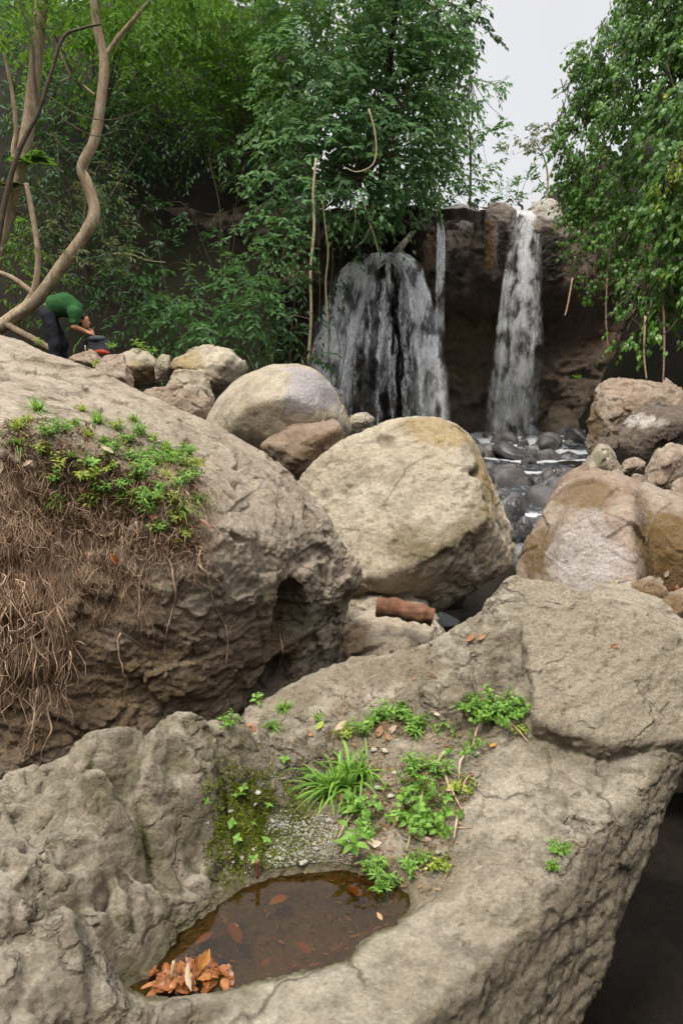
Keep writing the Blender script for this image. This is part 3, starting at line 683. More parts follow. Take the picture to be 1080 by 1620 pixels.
# one ground sheet: fine near, coarse towards the horizon
def warp(a, n0, r): return np.sign(a) * (np.abs(a) + r * np.maximum(np.abs(a) - n0, 0) ** 2)
xs = warp(np.arange(-30, 30.01, .16), 14, .5); ys = warp(np.arange(-30, 50.01, .16) - 10, 18, .5) + 10
X, Y = np.meshgrid(xs, ys, indexing='ij'); xg = X.ravel(); yg = Y.ravel()
TV = np.stack([xg, yg, zt(xg, yg)], 1); ii = np.arange(len(xg)).reshape(X.shape)
TQ = np.stack([ii[:-1, :-1], ii[1:, :-1], ii[1:, 1:], ii[:-1, 1:]], -1).reshape(-1, 4)
g = mesh_np('ground', TV, TQ, M_soil, attrs={'m1': .5 * sstep(-.2, .4, fbm(TV * .5, 3, 9)), 'm2': 0 * xg, 'm3': 0 * xg}, loc=(0, 0, 0))
tag(g, kind='structure')

# cliff: a wall y = g(x, z)
def cliff_y(x, z):
    P = np.stack([x, 0 * x, z], 1)
    y = 21.1 + .5 * np.exp(-((x - 5.2) / 2.2) ** 2) + .10 * (6 - z)*0 
    ledge = sstep(3.55, 4.35, z + .35 * fbm(P * .7, 3, 5))
    y = y - .85 * ledge * sstep(6.6, 5.6, x) - .35 * ledge
    y = y - .9 * np.exp(-((x - 1.2) / 1.0) ** 2) * sstep(.2, 2.5, 3.2 - z + .6 * fbm(P, 2, 3)) * .5
    y = y + .9 * np.exp(-((x - .9) / 1.1) ** 2 - ((z - 4.75) / .55) ** 2)            # dark mouth the left fall comes from
    y = y - 2.2 * sstep(4.8, 8.5, x) * 1.0                                            # turns towards us at the right
    y = y - sstep(1.0, 0, z) * .9
    y = y + .32 * fbm(P * .8, 4, 7) + .12 * facets(P * 1.6, 8) + .07 * fbm(P * 5, 4, 9) + .05 * facets(P * 5, 11)
    return y
xs = np.arange(-5, 10, .05); zs = np.arange(-.4, 6.2, .05)
X, Z = np.meshgrid(xs, zs, indexing='ij'); x = X.ravel(); z = Z.ravel()
topz = 6.0 + .2 * fbm(np.stack([x, 0 * x, 0 * x], 1) * .8, 3, 2) - .8 * np.exp(-((x - 4.45) / .35) ** 2)
zz = np.minimum(z, topz); over = np.maximum(z - topz, 0)
y = cliff_y(x, zz) + over * 3.0
V = np.stack([x, y, zz + .25 * over], 1); ii = np.arange(len(x)).reshape(X.shape)
Q = np.stack([ii[:-1, :-1], ii[1:, :-1], ii[1:, 1:], ii[:-1, 1:]], -1).reshape(-1, 4)
band = np.exp(-((zz - 3.35 + .12 * (x - 3) - .3 * fbm(V * .8, 3, 77)) / .35) ** 2)
wetm = np.exp(-((x - 1.2) / 1.1) ** 2) * .9 + .6 * sstep(1.4, .2, zz)
co = mesh_np('cliff', V, Q, M_cliff, attrs={'m1': band * .9 * sstep(4.3, 6.5, x), 'm2': wetm, 'm3': band * sstep(1.9, 2.6, x) * sstep(6, 5, x) + .5 * np.exp(-((x - 3.2) / .8) ** 2) * sstep(1.0, 2.2, zz) * sstep(3.9, 3, zz)}, loc=(0, 0, 0))
tag(co, kind='structure')
CV, CQ = V, Q
# rocks of the ledge over which the water falls
LG = 'ledge rocks along the top of the falls'
autorock('l1', 'broad pale ledge rock at the cliff top left of the small trickle', M_ledge, [(668, 345), (690, 328), (730, 320), (765, 332), (772, 370), (760, 420), (700, 415), (665, 400)], 20.5, .25, thick=2.2, seed=91, name='ledge_rock', cat='rock', group=LG, h=.07, masks=[('m3', PY(720, 330, 20), (.9, 1.5, .25), .8), ('m2', PY(735, 400, 20), (.6, 1, .55), .9)], stain=0) if False else None
def ledge(key, lab, rim, Y, seed, masks):
    autorock(key, lab, M_ledge, rim, Y, .22, thick=2.0, seed=seed, name='ledge_rock', cat='rock', group=LG, h=.06, sub=2, masks=masks)
M_ledge.name = 'ledge_rock'
ledge('l1', 'broad pale ledge rock at the cliff top, crossed by the thin trickle', [(664, 350), (690, 330), (728, 319), (765, 334), (768, 380), (755, 440), (700, 445), (655, 425), (650, 380)], 20.4, 91,
      [('m3', PY(715, 335, 19.8), (.9, 1.8, .4), 1.1), ('m2', PY(735, 410, 19.5), (.45, 1.5, .4), .9), ('m1', PY(675, 400, 19.5), (.25, 1.5, .5), .8)])
ledge('l2', 'upright dark ledge pillar with a rusty streak left of the right waterfall', [(764, 335), (775, 321), (800, 320), (816, 330), (815, 375), (800, 430), (780, 445), (765, 430)], 20.2, 92,
      [('m1', PY(775, 400, 19.8), (.13, 1.5, .7), 1.0), ('m2', PY(800, 390, 19.8), (.2, 1.5, .6), .9)])
ledge('l3', 'dark ledge rock right of the right waterfall', [(832, 345), (850, 330), (885, 320), (905, 350), (905, 430), (870, 445), (838, 440), (830, 400)], 20.3, 93,
      [('m2', PY(865, 400, 19.8), (.6, 1.5, .7), .8), ('m3', PY(880, 335, 20), (.4, 1.5, .2), .8)])
ledge('l4', 'rounded pale rock at the lip behind the right waterfall', [(832, 340), (845, 318), (870, 312), (895, 322), (900, 345), (850, 350)], 21.2, 94, [('m3', PY(870, 320, 21), (.6, 1.5, .3), .8)])
ledge('l5', 'dark overhanging rock above the mouth of the left waterfall', [(540, 395), (565, 370), (600, 355), (640, 352), (665, 365), (650, 385), (615, 388), (575, 400)], 20.4, 95, [('m2', PY(600, 370, 20), (1, 1.5, .5), 1.0)])
# pale log stuck at the mouth
def tube(pts, rad, ns=8, caps=True):
    pts = np.array(pts, float); n = len(pts); rad = np.broadcast_to(np.array(rad, float), (n,))
    T = np.gradient(pts, axis=0); T /= np.linalg.norm(T, axis=1, keepdims=True) + 1e-9
    a0 = np.cross(T[0], [0, 0, 1.] if abs(T[0, 2]) < .8 else [1., 0, 0]); A_ = np.zeros((n, 3))
    for q_ in range(n):
        a0 = a0 - T[q_] * (a0 @ T[q_]); a0 = a0 / (np.linalg.norm(a0) + 1e-9); A_[q_] = a0
    B_ = np.cross(T, A_)
    th = np.arange(ns) * 2 * math.pi / ns
    V = pts[:, None] + rad[:, None, None] * (np.cos(th)[None, :, None] * A_[:, None] + np.sin(th)[None, :, None] * B_[:, None])
    i = np.arange(n * ns).reshape(n, ns); j = np.roll(i, -1, 1)
    Q = np.stack([i[:-1], j[:-1], j[1:], i[1:]], -1).reshape(-1, 4)
    V = V.reshape(-1, 3)
    if caps:
        V = np.concatenate([V, pts[[0, -1]]]); a, b = n * ns, n * ns + 1
        q1 = np.stack([j[0], i[0], np.full(ns, a), np.full(ns, a)], 1); q2 = np.stack([i[-1], j[-1], np.full(ns, b), np.full(ns, b)], 1)
        # degenerate caps as quads over pairs
        q1 = np.array([[i[0][(2 * k + 2) % ns], i[0][(2 * k + 1) % ns], i[0][2 * k], a] for k in range(ns // 2)])
        q2 = np.array([[i[-1][2 * k], i[-1][(2 * k + 1) % ns], i[-1][(2 * k + 2) % ns], b] for k in range(ns // 2)])
        Q = np.concatenate([Q, q1, q2])
    return V, Q
def merge(parts):
    Vs, Qs, n = [], [], 0
    for V, Q in parts: Vs.append(V); Qs.append(Q + n); n += len(V)
    return np.concatenate(Vs), np.concatenate(Qs)
def spline(pts, n):
    pts = np.array(pts, float); m = len(pts); P = np.vstack([2 * pts[0] - pts[1], pts, 2 * pts[-1] - pts[-2]])
    t = np.linspace(0, m - 1 - 1e-6, n); i = t.astype(int); f = (t - i)[:, None]
    a, b, c, d = P[i], P[i + 1], P[i + 2], P[i + 3]
    return .5 * (2 * b + (c - a) * f + (2 * a - 5 * b + 4 * c - d) * f * f + (3 * b - a - 3 * c + d) * f ** 3)
M_deadwood = simple_mat('dead_wood', (.42, .36, .29), .8, .5, 14)
V, Q = tube(spline([PY(625, 402, 19.6), PY(636, 388, 19.7), PY(652, 368, 20.1)], 8), np.linspace(.10, .06, 8))
tag(mesh_np('log', V, Q, M_deadwood), 'short pale log stuck in the mouth of the left waterfall', 'log')

# ================================================================ WATER
m, t, out = newmat('stream_water')
geo = t.nodes.new('ShaderNodeNewGeometry'); mp = t.nodes.new('ShaderNodeMapping'); mp.inputs['Scale'].default_value = (1.6, .8, 1)
t.links.new(geo.outputs['Position'], mp.inputs['Vector'])
nn = noise(t, mp.outputs['Vector'], 3.4, 9, .72, .8); fo = attr(t, 'foam')
ad = t.nodes.new('ShaderNodeMath'); ad.operation = 'ADD'; t.links.new(nn, ad.inputs[0]); t.links.new(fo, ad.inputs[1])
foam = ramp(t, ad.outputs[0], [(.74, 0), (1.2, .7)])
c = mixc(t, foam, (.035, .04, .045), (.72, .74, .78))
p = t.nodes.new('ShaderNodeBsdfPrincipled'); t.links.new(c, p.inputs['Base Color']); t.links.new(ramp(t, foam, [(0, .12), (1, .6)]), p.inputs['Roughness'])
p.inputs['Specular IOR Level'].default_value = .9
b = N_(t, 'ShaderNodeBump', Strength=.8, Distance=.05); t.links.new(nn, b.inputs['Height']); t.links.new(b.outputs['Normal'], p.inputs['Normal'])
t.links.new(p.outputs['BSDF'], out.inputs['Surface']); M_stream = m
xs = np.arange(.6, 7.5, .06); ys = np.arange(9.6, 22, .06)
X, Y = np.meshgrid(xs, ys, indexing='ij'); x = X.ravel(); y = Y.ravel()
P = np.stack([x, y, 0 * x], 1)
st = np.floor((y - 9) / 1.3 + .6 * vnoise(P * .6, 5))
z = .12 + .035 * (y - 9) + .03 * fbm(P * np.array([1.5, 1, 1]), 3, 8) + .02 * fbm(P * 6, 3, 4)
zstep = (y - 9) / 1.3 + .6 * vnoise(P * .6, 5) - st
foamv = .55 * np.exp(-((zstep - .08) / .14) ** 2) + .45 * np.exp(-(((x - 4.1) / 1.0) ** 2 + ((y - 20) / 1.2) ** 2)) + .22
V = np.stack([x, y, z], 1); ii = np.arange(len(x)).reshape(X.shape)
Q = np.stack([ii[:-1, :-1], ii[1:, :-1], ii[1:, 1:], ii[:-1, 1:]], -1).reshape(-1, 4)
o = mesh_np('stream', V, Q, M_stream, attrs={'foam': foamv}, loc=(0, 0, 0)); tag(o, kind='structure')

# waterfalls: many thin streaks along thrown paths, soft and broken
def fall_mat(name, col, dens):
    m, t, out = newmat(name)
    u = t.nodes.new('ShaderNodeCombineXYZ'); t.links.new(attr(t, 'fu'), u.inputs[0]); t.links.new(attr(t, 'fv'), u.inputs[1]); t.links.new(attr(t, 'fw'), u.inputs[2])
    n = noise(t, u.outputs[0], 1.0, 5, .7)
    e = attr(t, 'edge')
    gq_ = t.nodes.new('ShaderNodeNewGeometry'); mp_ = t.nodes.new('ShaderNodeMapping'); mp_.inputs['Scale'].default_value = (2.2, 1, .9); t.links.new(gq_.outputs['Position'], mp_.inputs['Vector'])
    nb = noise(t, mp_.outputs['Vector'], 1.6, 5, .65, .3)
    a0 = ramp(t, n, [(.40, 0), (.66, 1)]); ab = ramp(t, nb, [(.42, .04), (.57, 1)])
    am = t.nodes.new('ShaderNodeMath'); am.operation = 'MULTIPLY'; t.links.new(a0, am.inputs[0]); t.links.new(ab, am.inputs[1]); a = am.outputs[0]
    mu = t.nodes.new('ShaderNodeMath'); mu.operation = 'MULTIPLY'; t.links.new(a, mu.inputs[0]); t.links.new(e, mu.inputs[1])
    m2 = t.nodes.new('ShaderNodeMath'); m2.operation = 'MULTIPLY'; m2.use_clamp = True; m2.inputs[1].default_value = dens; t.links.new(mu.outputs[0], m2.inputs[0])
    d = t.nodes.new('ShaderNodeBsdfPrincipled'); d.inputs['Base Color'].default_value = tuple(col) + (1,); d.inputs['Roughness'].default_value = .5
    tl = t.nodes.new('ShaderNodeBsdfTranslucent'); tl.inputs['Color'].default_value = tuple(col) + (1,)
    ms = t.nodes.new('ShaderNodeMixShader'); ms.inputs[0].default_value = .4; t.links.new(d.outputs[0], ms.inputs[1]); t.links.new(tl.outputs[0], ms.inputs[2])
    tr = t.nodes.new('ShaderNodeBsdfTransparent'); mx = t.nodes.new('ShaderNodeMixShader')
    t.links.new(m2.outputs[0], mx.inputs[0]); t.links.new(tr.outputs[0], mx.inputs[1]); t.links.new(ms.outputs[0], mx.inputs[2])
    t.links.new(mx.outputs[0], out.inputs['Surface']); return m
M_fall = fall_mat('falling_water', (.98, .99, 1.0), 2.7)
def fall(label, paths, fvs=5.0):
    """paths: list of (points (n,3), half-width start, half-width end, density)"""
    Vs, Qs, U, Vv, W, E, n = [], [], [], [], [], [], 0
    for k, (P, w0, w1, den) in enumerate(paths):
        m_ = len(P); cw = 5; s = np.linspace(0, 1, m_); wd = (w0 + (w1 - w0) * s)[:, None]
        a = rngW.uniform(-.7, .7); side = np.array([math.cos(a), math.sin(a), 0])
        c_ = np.linspace(-1, 1, cw)[None, :]
        V = P[:, None] + (c_ * wd)[:, :, None] * side + np.array([0, -.03, 0]) * (1 - c_[..., None] ** 2)
        i = np.arange(m_ * cw).reshape(m_, cw) + n
        Qs.append(np.stack([i[:-1, :-1], i[:-1, 1:], i[1:, 1:], i[1:, :-1]], -1).reshape(-1, 4)); Vs.append(V.reshape(-1, 3)); n += m_ * cw
        L = np.r_[0, np.cumsum(np.linalg.norm(np.diff(P, axis=0), axis=1))]
        U.append((c_ * wd * 22 + 0 * L[:, None]).ravel()); Vv.append((L[:, None] * fvs + 0 * c_).ravel()); W.append(np.full(m_ * cw, k * 3.7))
        fade = sstep(0, .06, s) * (1 - sstep(.45, 1, s) * .85)
        E.append(((1 - np.abs(c_) ** 2) * fade[:, None] * den).ravel())
    o = mesh_np('waterfall', np.concatenate(Vs), np.concatenate(Qs), M_fall, attrs={'fu': np.concatenate(U), 'fv': np.concatenate(Vv), 'fw': np.concatenate(W), 'edge': np.concatenate(E)})
    return tag(o, label, 'waterfall')
rngW = np.random.default_rng(4); RG3 = np.random.default_rng(8)
paths = []
for i in range(330):
    lay = rngW.random()
    s = rngW.choice([-1, 1], p=[.64, .36])
    vx = -(3.0 - abs(rngW.normal(0, .65))) if s < 0 else 1.75 - abs(rngW.normal(0, .20))
    if lay > .975: vx = rngW.uniform(-1, .9)
    vy = -rngW.uniform(.3, 1.3); vz = rngW.uniform(-.4, .7) * (.6 if s < 0 else .4)
    p0 = PY(618, 400, 19.75) + np.array([rngW.uniform(-.24, .14) + (.10 if s > 0 else 0), rngW.uniform(-.1, .3), rngW.uniform(-.15, .02)])
    T = rngW.uniform(.85, 1.12); t0 = rngW.uniform(0, .45) if lay > .35 else 0
    tt = np.linspace(t0, T, 26)
    drag = 1 / (1 + .55 * tt)
    P = np.stack([p0[0] + vx * tt * drag, p0[1] + vy * tt, p0[2] + vz * tt - 4.6 * tt * tt], 1)
    P = P + (.05 + .09 * tt[:, None]) * np.stack([vnoise(P * 2.3 + i, 3), 0 * tt, vnoise(P * 2.0 + i, 4)], 1)
    paths.append((P, rngW.uniform(.03, .07), rngW.uniform(.04, .12), rngW.uniform(.5, 1.0)))
for i in range(50):
    P, a_, b_, d_ = paths[i * 4]; paths.append((P + (0, -.15, 0), .12, RG3.uniform(.2, .42), .30))
fall('broad waterfall bursting out of a dark mouth and fanning to both sides, left one', paths)
paths = []
for i in range(190):
    u_ = rngW.random(); top = PY(rngW.uniform(817, 840), rngW.uniform(332, 345), 20.35)
    vx = rngW.normal(-.33, .20) if rngW.random() < .55 else rngW.normal(.02, .07)
    tt = np.linspace(rngW.uniform(0, .5) if i % 2 else 0, rngW.uniform(.95, 1.13), 28)
    P = np.stack([top[0] + vx * tt, top[1] - rngW.uniform(.1, .5) * tt, top[2] - .2 * tt - 4.6 * tt * tt], 1)
    P[:, 2] = np.maximum(P[:, 2], .1)
    paths.append((P, rngW.uniform(.03, .06), rngW.uniform(.04, .12), rngW.uniform(.4, .8)))
for i in range(60):                                                     # spray at its foot
    b_ = PY(rngW.uniform(770, 830), 718, 20.0); b_[2] = .25; a_ = rngW.uniform(0, 6.28); tt = np.linspace(0, .45, 8)
    P = np.stack([b_[0] + math.cos(a_) * .8 * tt, b_[1] - .5 * tt, b_[2] + rngW.uniform(.8, 2.6) * tt - 4.6 * tt * tt], 1)
    paths.append((P, .08, .16, .35))
for i in range(40):
    P, a_, b_, d_ = paths[i * 4]; paths.append((P + (0, -.15, 0), .10, RG3.uniform(.18, .34), .30))
fall('tall straight waterfall dropping from the lip at the right into the stones', paths)
paths = []
for i in range(26):
    top = PY(rngW.uniform(692, 702), rngW.uniform(352, 362), 19.4)
    tt = np.linspace(0 if i < 14 else .3, rngW.uniform(.7, .95), 24)
    P = np.stack([top[0] + rngW.normal(0, .05) * tt, top[1] - .25 * tt, top[2] - 4.6 * tt * tt], 1)
    paths.append((P, .035, .04, .5))
fall('thin trickle of water falling between the two big waterfalls', paths)

# ================================================================ STONES IN THE STREAM
stones = [(705, 760, 10, 12, 0), (790, 790, 22, 14, 1), (812, 815, 22, 30, 2), (770, 775, 14, 30, 0), (826, 763, 20, 13, 0), (850, 762, 12, 10, 0), (836, 735, 15, 11, 0), (812, 720, 12, 9, 1),
          (840, 722, 20, 9, 3), (870, 725, 26, 9, 3), (900, 728, 22, 12, 0), (872, 745, 13, 9, 1), (893, 750, 18, 13, 0), (800, 752, 22, 14, 0), (768, 742, 10, 8, 1), (790, 735, 13, 7, 1), (858, 706, 18, 6, 3),
          (905, 705, 16, 9, 0), (880, 700, 14, 7, 0), (800, 850, 26, 26, 0), (830, 840, 16, 24, 0), (818, 790, 14, 10, 0), (925, 690, 18, 12, 0), (950, 695, 14, 10, 0), (772, 690, 10, 9, 1), (756, 715, 9, 14, 0), (1005, 790, 14, 12, 1), (890, 770, 12, 8, 1)]
slab = ['glossy dark wet stone left of the white rapid', 'round dark stone in the middle of the stream bed', 'wet grey slab glistening in the gap beside the tan boulder', 'tall dark stone against the flank of the tan boulder', 'dark stone splitting the white rapid, left one',
        'small round dark stone ringed by white water', 'dark cube-like stone above the white rapid', 'low stone in the spray at the foot of the right waterfall', 'flat greenish slab in the spray, left of the pale one', 'flat pale slab under the cliff foot, right of the fall',
        'bulky dark stone under the cliff foot beside the pale slab', 'reddish small stone between two slabs of the stream', 'broken dark stone touching the right boulder', 'wide dark stone with water sheeting over it', 'small stone at the upper left of the stream',
        'narrow flat stone just below the foot of the right waterfall', 'thin flat rock ledge at the cliff foot', 'dark block at the cliff foot, right of the thin ledge', 'dark block at the cliff foot above the flat slabs', 'black stone low in the gap between the two large boulders',
        'black stone squeezed against the right boulder', 'small dark stone above the glistening slab', 'dark rock at the cliff foot left of the reddish boulder', 'dark rock tucked under the reddish boulder', 'small stone left of the foot of the right waterfall',
        'upright dark stone touching the crown of the tan boulder', 'small mauve stone below the lumpy purplish boulder', 'small stone behind the peak of the right boulder']
for i, (px, py, rx, ry, kd) in enumerate(stones):
    if i == 0: px, py = 775, 805
    d = ray(px, py + ry * .6); Y = d[1] * (2.6 - .25) / -d[2]; Y = max(9.0, min(Y, 20.4))
    rnd = random.Random(i * 7 + 1); rim = []
    for k in range(8):
        a = k * math.pi / 4 + rnd.uniform(-.2, .2); q = rnd.uniform(.88, 1.08)
        rim.append((px + rx * q * math.cos(a), py + ry * q * math.sin(a)))
    autorock('s%d' % i, slab[i], [M_wet, M_wet, M_wet, M_dark][kd], rim, Y, .35, seed=200 + i, h=rx * 2 * Y / FPX / 14, name='stone', cat='stone', group='wet stones in the stream bed', sub=1)
# further cobbles that fill the bed
rnd = random.Random(9)
protoV, protoQ = [], []
for k in range(5):
    r = np.random.default_rng(k); pts = r.normal(size=(14, 3)); pts /= np.linalg.norm(pts, axis=1, keepdims=True); pts *= np.array([.5, .42, .3])
    f, lo, hi = convex(list(pts), .03); V, Q, N = solid(f, lo, hi, .09, 1, lambda V, N: .02 * fbm(V * 3, 3, k)); protoV.append(V); protoQ.append(Q)
pm_ = []
for k in range(5):
    me = None
n_c = 0
for i in range(110):
    yy = rnd.uniform(6.0, 21); xx = rnd.uniform(1.2, 6.2) * (yy / 20) ** .35
    k = i % 5; s = rnd.uniform(.3, 1.15) * (1.0 if yy > 12 else .7)
    if i < 5:
        o = mesh_np('cobble', protoV[k], protoQ[k], M_wet if k % 2 else M_dark, attrs={'m1': np.zeros(len(protoV[k])), 'm2': np.zeros(len(protoV[k])), 'm3': np.zeros(len(protoV[k]))}, loc=(0, 0, 0)); pm_.append(o)
    else:
        o = pm_[k].copy(); COL.objects.link(o)
    o.location = (xx, yy, .12 + .035 * (yy - 9) + rnd.uniform(-.08, .06)); o.scale = (s, s, s * 1.35); o.rotation_euler = (rnd.uniform(-.3, .3), rnd.uniform(-.3, .3), rnd.uniform(0, 6.28))
    tag(o, 'dark wet cobble lying in the stream bed among many alike', 'cobble', 'cobbles filling the stream bed')
# ================================================================ VEGETATION
L_canopy = leaf_mat('canopy_leaf', (.03, .08, .016), (.08, .19, .03), (.17, .32, .05), .5)
L_droop = leaf_mat('drooping_leaf', (.03, .085, .035), (.085, .19, .075), (.18, .32, .14), .45)
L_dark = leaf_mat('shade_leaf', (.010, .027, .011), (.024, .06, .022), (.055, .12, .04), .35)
L_olive = leaf_mat('olive_leaf', (.04, .06, .02), (.085, .11, .04), (.15, .18, .075), .35, yellow=(.22, .18, .05))
L_vine = leaf_mat('vine_leaf', (.015, .045, .010), (.05, .125, .022), (.14, .28, .045), .3, .38, yellow=(.42, .36, .05))
L_bush = leaf_mat('bush_leaf', (.025, .07, .025), (.065, .155, .045), (.13, .27, .09), .4)
L_fresh = leaf_mat('fresh_leaf', (.05, .12, .018), (.12, .26, .035), (.24, .42, .07), .4, .4)
L_yel = leaf_mat('yellow_green_leaf', (.12, .17, .02), (.22, .30, .035), (.34, .42, .07), .4, .45, yellow=(.5, .42, .1))
M_bark = rock_mat('pale_bark', (.13, .10, .05), (.36, .26, .17), (.52, .42, .30), scale=3, rough=.9, spec=.15, bump=.9, stretch=(1, 1, .45), lichen=.6, streak=.6)
M_bark2 = simple_mat('dark_bark', (.12, .085, .06), .9, .5, 9, .6, col2=(.05, .045, .03))
M_root = simple_mat('dry_root', (.62, .45, .31), .9, .5, 25, .3, col2=(.30, .18, .12))
M_stem = simple_mat('pale_stem', (.48, .40, .26), .8, .4, 15, .3)

def leafmesh(name, P, D, N, L, W, mat, parent=None, rnd=None, kind='q', fold=.25, curl=.15, loc=None):
    n = len(P); L = np.broadcast_to(L, (n,)); W = np.broadcast_to(W, (n,))
    D = D / (np.linalg.norm(D, axis=1, keepdims=True) + 1e-9)
    S = np.cross(D, N); S /= np.linalg.norm(S, axis=1, keepdims=True) + 1e-9
    U = np.cross(S, D)
    l = L[:, None]; w = W[:, None] * .5
    if kind == 'q':
        V = np.stack([P, P + D * l * .45 + S * w + U * w * fold, P + D * l - U * l * curl, P + D * l * .45 - S * w + U * w * fold], 1)
        F = np.arange(4 * n).reshape(n, 4); k = 4
    else:
        b = P; m = P + D * l * .5 + U * l * curl * .3; t = P + D * l - U * l * curl
        l1 = P + D * l * .25 + S * w * .85 + U * w * fold; l2 = P + D * l * .62 + S * w * .9 + U * (w * fold - l * curl * .1)
        r1 = P + D * l * .25 - S * w * .85 + U * w * fold; r2 = P + D * l * .62 - S * w * .9 + U * (w * fold - l * curl * .1)
        V = np.stack([b, m, t, l1, l2, r1, r2], 1); k = 7
        T = np.array([[0, 1, 3], [1, 4, 3], [1, 2, 4], [0, 5, 1], [1, 5, 6], [1, 6, 2]])
        F = (np.arange(n)[:, None, None] * 7 + T[None]).reshape(-1, 3)
    if rnd is None: rnd = RG.random(n) 
    return mesh_np(name, V.reshape(-1, 3), F, mat, parent, smooth=False, attrs={'rnd': np.repeat(rnd, k)}, loc=loc)
RG = np.random.default_rng(11)
def unit(n):
    v = RG.normal(size=(n, 3)); return v / np.linalg.norm(v, axis=1, keepdims=True)
def sprays(clumps, dens, K, slen, L, W, droop=.5, up=.2, shell=.5, jit=.25, ld=.5):
    """clumps: (centre, radii). Leaves sit in pairs along short twigs that spread outwards and sag."""
    Ps, Ds, Ns, Ls, Rs = [], [], [], [], []
    for c, r in clumps:
        c = np.array(c); r = np.array(r, float)
        S = max(3, int(3.4 * dens * (r[0] * r[2] + r[0] * r[1] + r[1] * r[2]) / 3 / (L * W) / K * 4))
        u = unit(S); rad = (shell + (1 - shell) * RG.random(S) ** .7)[:, None]
        lump = 1 + .28 * vnoise(u * 2.3 + c, 3)[:, None]
        o = c + u * r * rad * lump
        d = u * np.array([1, 1, .6]) + .5 * unit(S) + np.array([0, 0, up - droop * .3]); d /= np.linalg.norm(d, axis=1, keepdims=True)
        sl = slen * RG.uniform(.6, 1.3, S)
        t = (np.arange(K) + .5) / K
        P = o[:, None] + d[:, None] * (t * 1.0)[None, :, None] * sl[:, None, None]
        P[..., 2] -= droop * (t ** 2)[None] * sl[:, None]
        sd_ = np.cross(d, [0, 0, 1.]); sd_ /= np.linalg.norm(sd_, axis=1, keepdims=True) + 1e-9
        sg = np.where(np.arange(K) % 2, 1., -1.)
        D = d[:, None] * .6 + sd_[:, None] * sg[None, :, None] * .8 + jit * RG.normal(size=(S, K, 3)); D[..., 2] -= ld
        Nn = np.array([0, 0, 1.]) + .35 * u[:, None] + .45 * RG.normal(size=(S, K, 3))
        Ps.append(P.reshape(-1, 3)); Ds.append(D.reshape(-1, 3)); Ns.append(Nn.reshape(-1, 3)); Ls.append(L * RG.uniform(.65, 1.25, S * K))
        base = RG.random(S)[:, None] * .5 + RG.random((S, K)) * .5; Rs.append(base.ravel())
    P, D, N, L_, R_ = np.concatenate(Ps), np.concatenate(Ds), np.concatenate(Ns), np.concatenate(Ls), np.concatenate(Rs)
    m_ = vnoise(P * 1.15, 77) + .5 * vnoise(P * 3.1, 78) > -.30
    return P[m_], D[m_], N[m_], L_[m_], R_[m_]
def CL(px, py, rpx, Y, ry=None, depth=.8):
    s = Y / FPX; c = PY(px, py, Y); rz = (ry or rpx) * s; return (c, (rpx * s, max(rpx, ry or 0) * s * depth, rz))
def tree(label, clumps, mat, dens=.9, K=10, slen=.6, L=.15, W=.06, droop=.5, group=None, trunk=None, tmat=None, base=None, name='tree', cat='tree', shell=.5, up=.2, ld=.5, limbs=True, trad=.12, kind='q'):
    cs = np.array([c for c, r in clumps]); mid = cs.mean(0)
    if base is None: base = np.array([mid[0], mid[1] + .5, zt(np.array([mid[0]]), np.array([mid[1] + .5]))[0]])
    root = empty(name, base); tag(root, label, cat, group)
    P, D, N, Ls, Rn = sprays(clumps, dens, K, slen, L, W, droop, up, shell, ld=ld)
    leafmesh('crown', P, D, N, Ls, Ls * W / L, mat, root, Rn, kind=kind)
    parts = []
    if trunk is not None:
        for pts, r0, r1 in trunk: parts.append(tube(spline(pts, 70), .68 * np.linspace(r0, r1, 70) * (1 + .10 * vnoise(np.arange(70)[:, None] * .35 * np.array([.7, .3, .2]), 4)), 10))
        fork = np.array(trunk[0][0][-1])
    else:
        fork = np.array([mid[0], mid[1], max(base[2] + .3 * (mid[2] - base[2]), base[2] + .1)])
        parts.append(tube(spline([base - (0, 0, .3), (base + fork) / 2 + (.1, 0, 0), fork], 10), np.linspace(trad, trad * .7, 10), 8))
    if limbs:
        for c, r in clumps:
            q = (fork + c) / 2 + RG.normal(size=3) * .12 * np.linalg.norm(c - fork) * .5
            parts.append(tube(spline([fork, q, c], 9), np.linspace(trad * .3, trad * .08, 9), 5))
            for _ in range(3):
                e_ = c + unit(1)[0] * np.array(r) * .8; parts.append(tube(spline([c, (c + e_) / 2 + (0, 0, .08), e_], 6), np.linspace(trad * .10, trad * .04, 6), 4))
    V, Q = merge(parts); mesh_np('trunk', V, Q, tmat or M_bark2, root)
    return root

GB = 'trees and bushes of the wooded slope'
# canopy trees behind
tree('tall tree with sunlit yellow-green canopy at the top left behind the pale trunks', [CL(150, 40, 80, 20), CL(230, 95, 85, 19.5), CL(215, 10, 80, 19), CL(100, 110, 60, 20), CL(60, -10, 80, 20), CL(170, -60, 110, 19)], L_canopy, L=.17, W=.07, slen=.8, group=GB)
tree('tall tree with fine bright green leaves, top of the picture left of the drooping one', [CL(330, 60, 90, 21), CL(410, 110, 80, 20.5), CL(380, 0, 90, 20), CL(300, 160, 70, 20), CL(460, 40, 75, 20), CL(400, 190, 60, 20), CL(350, -80, 130, 20)], L_canopy, L=.14, W=.06, slen=.8, group=GB)
tree('half hidden dark tree filling the shade behind the twisting pale trunk', [CL(90, 210, 70, 17.5), CL(190, 200, 55, 18.5), CL(110, 300, 65, 16.5), CL(20, 150, 60, 18), CL(250, 190, 60, 19), CL(20, 330, 60, 16)], L_dark, L=.15, W=.06, slen=.7, group=GB, dens=.7)
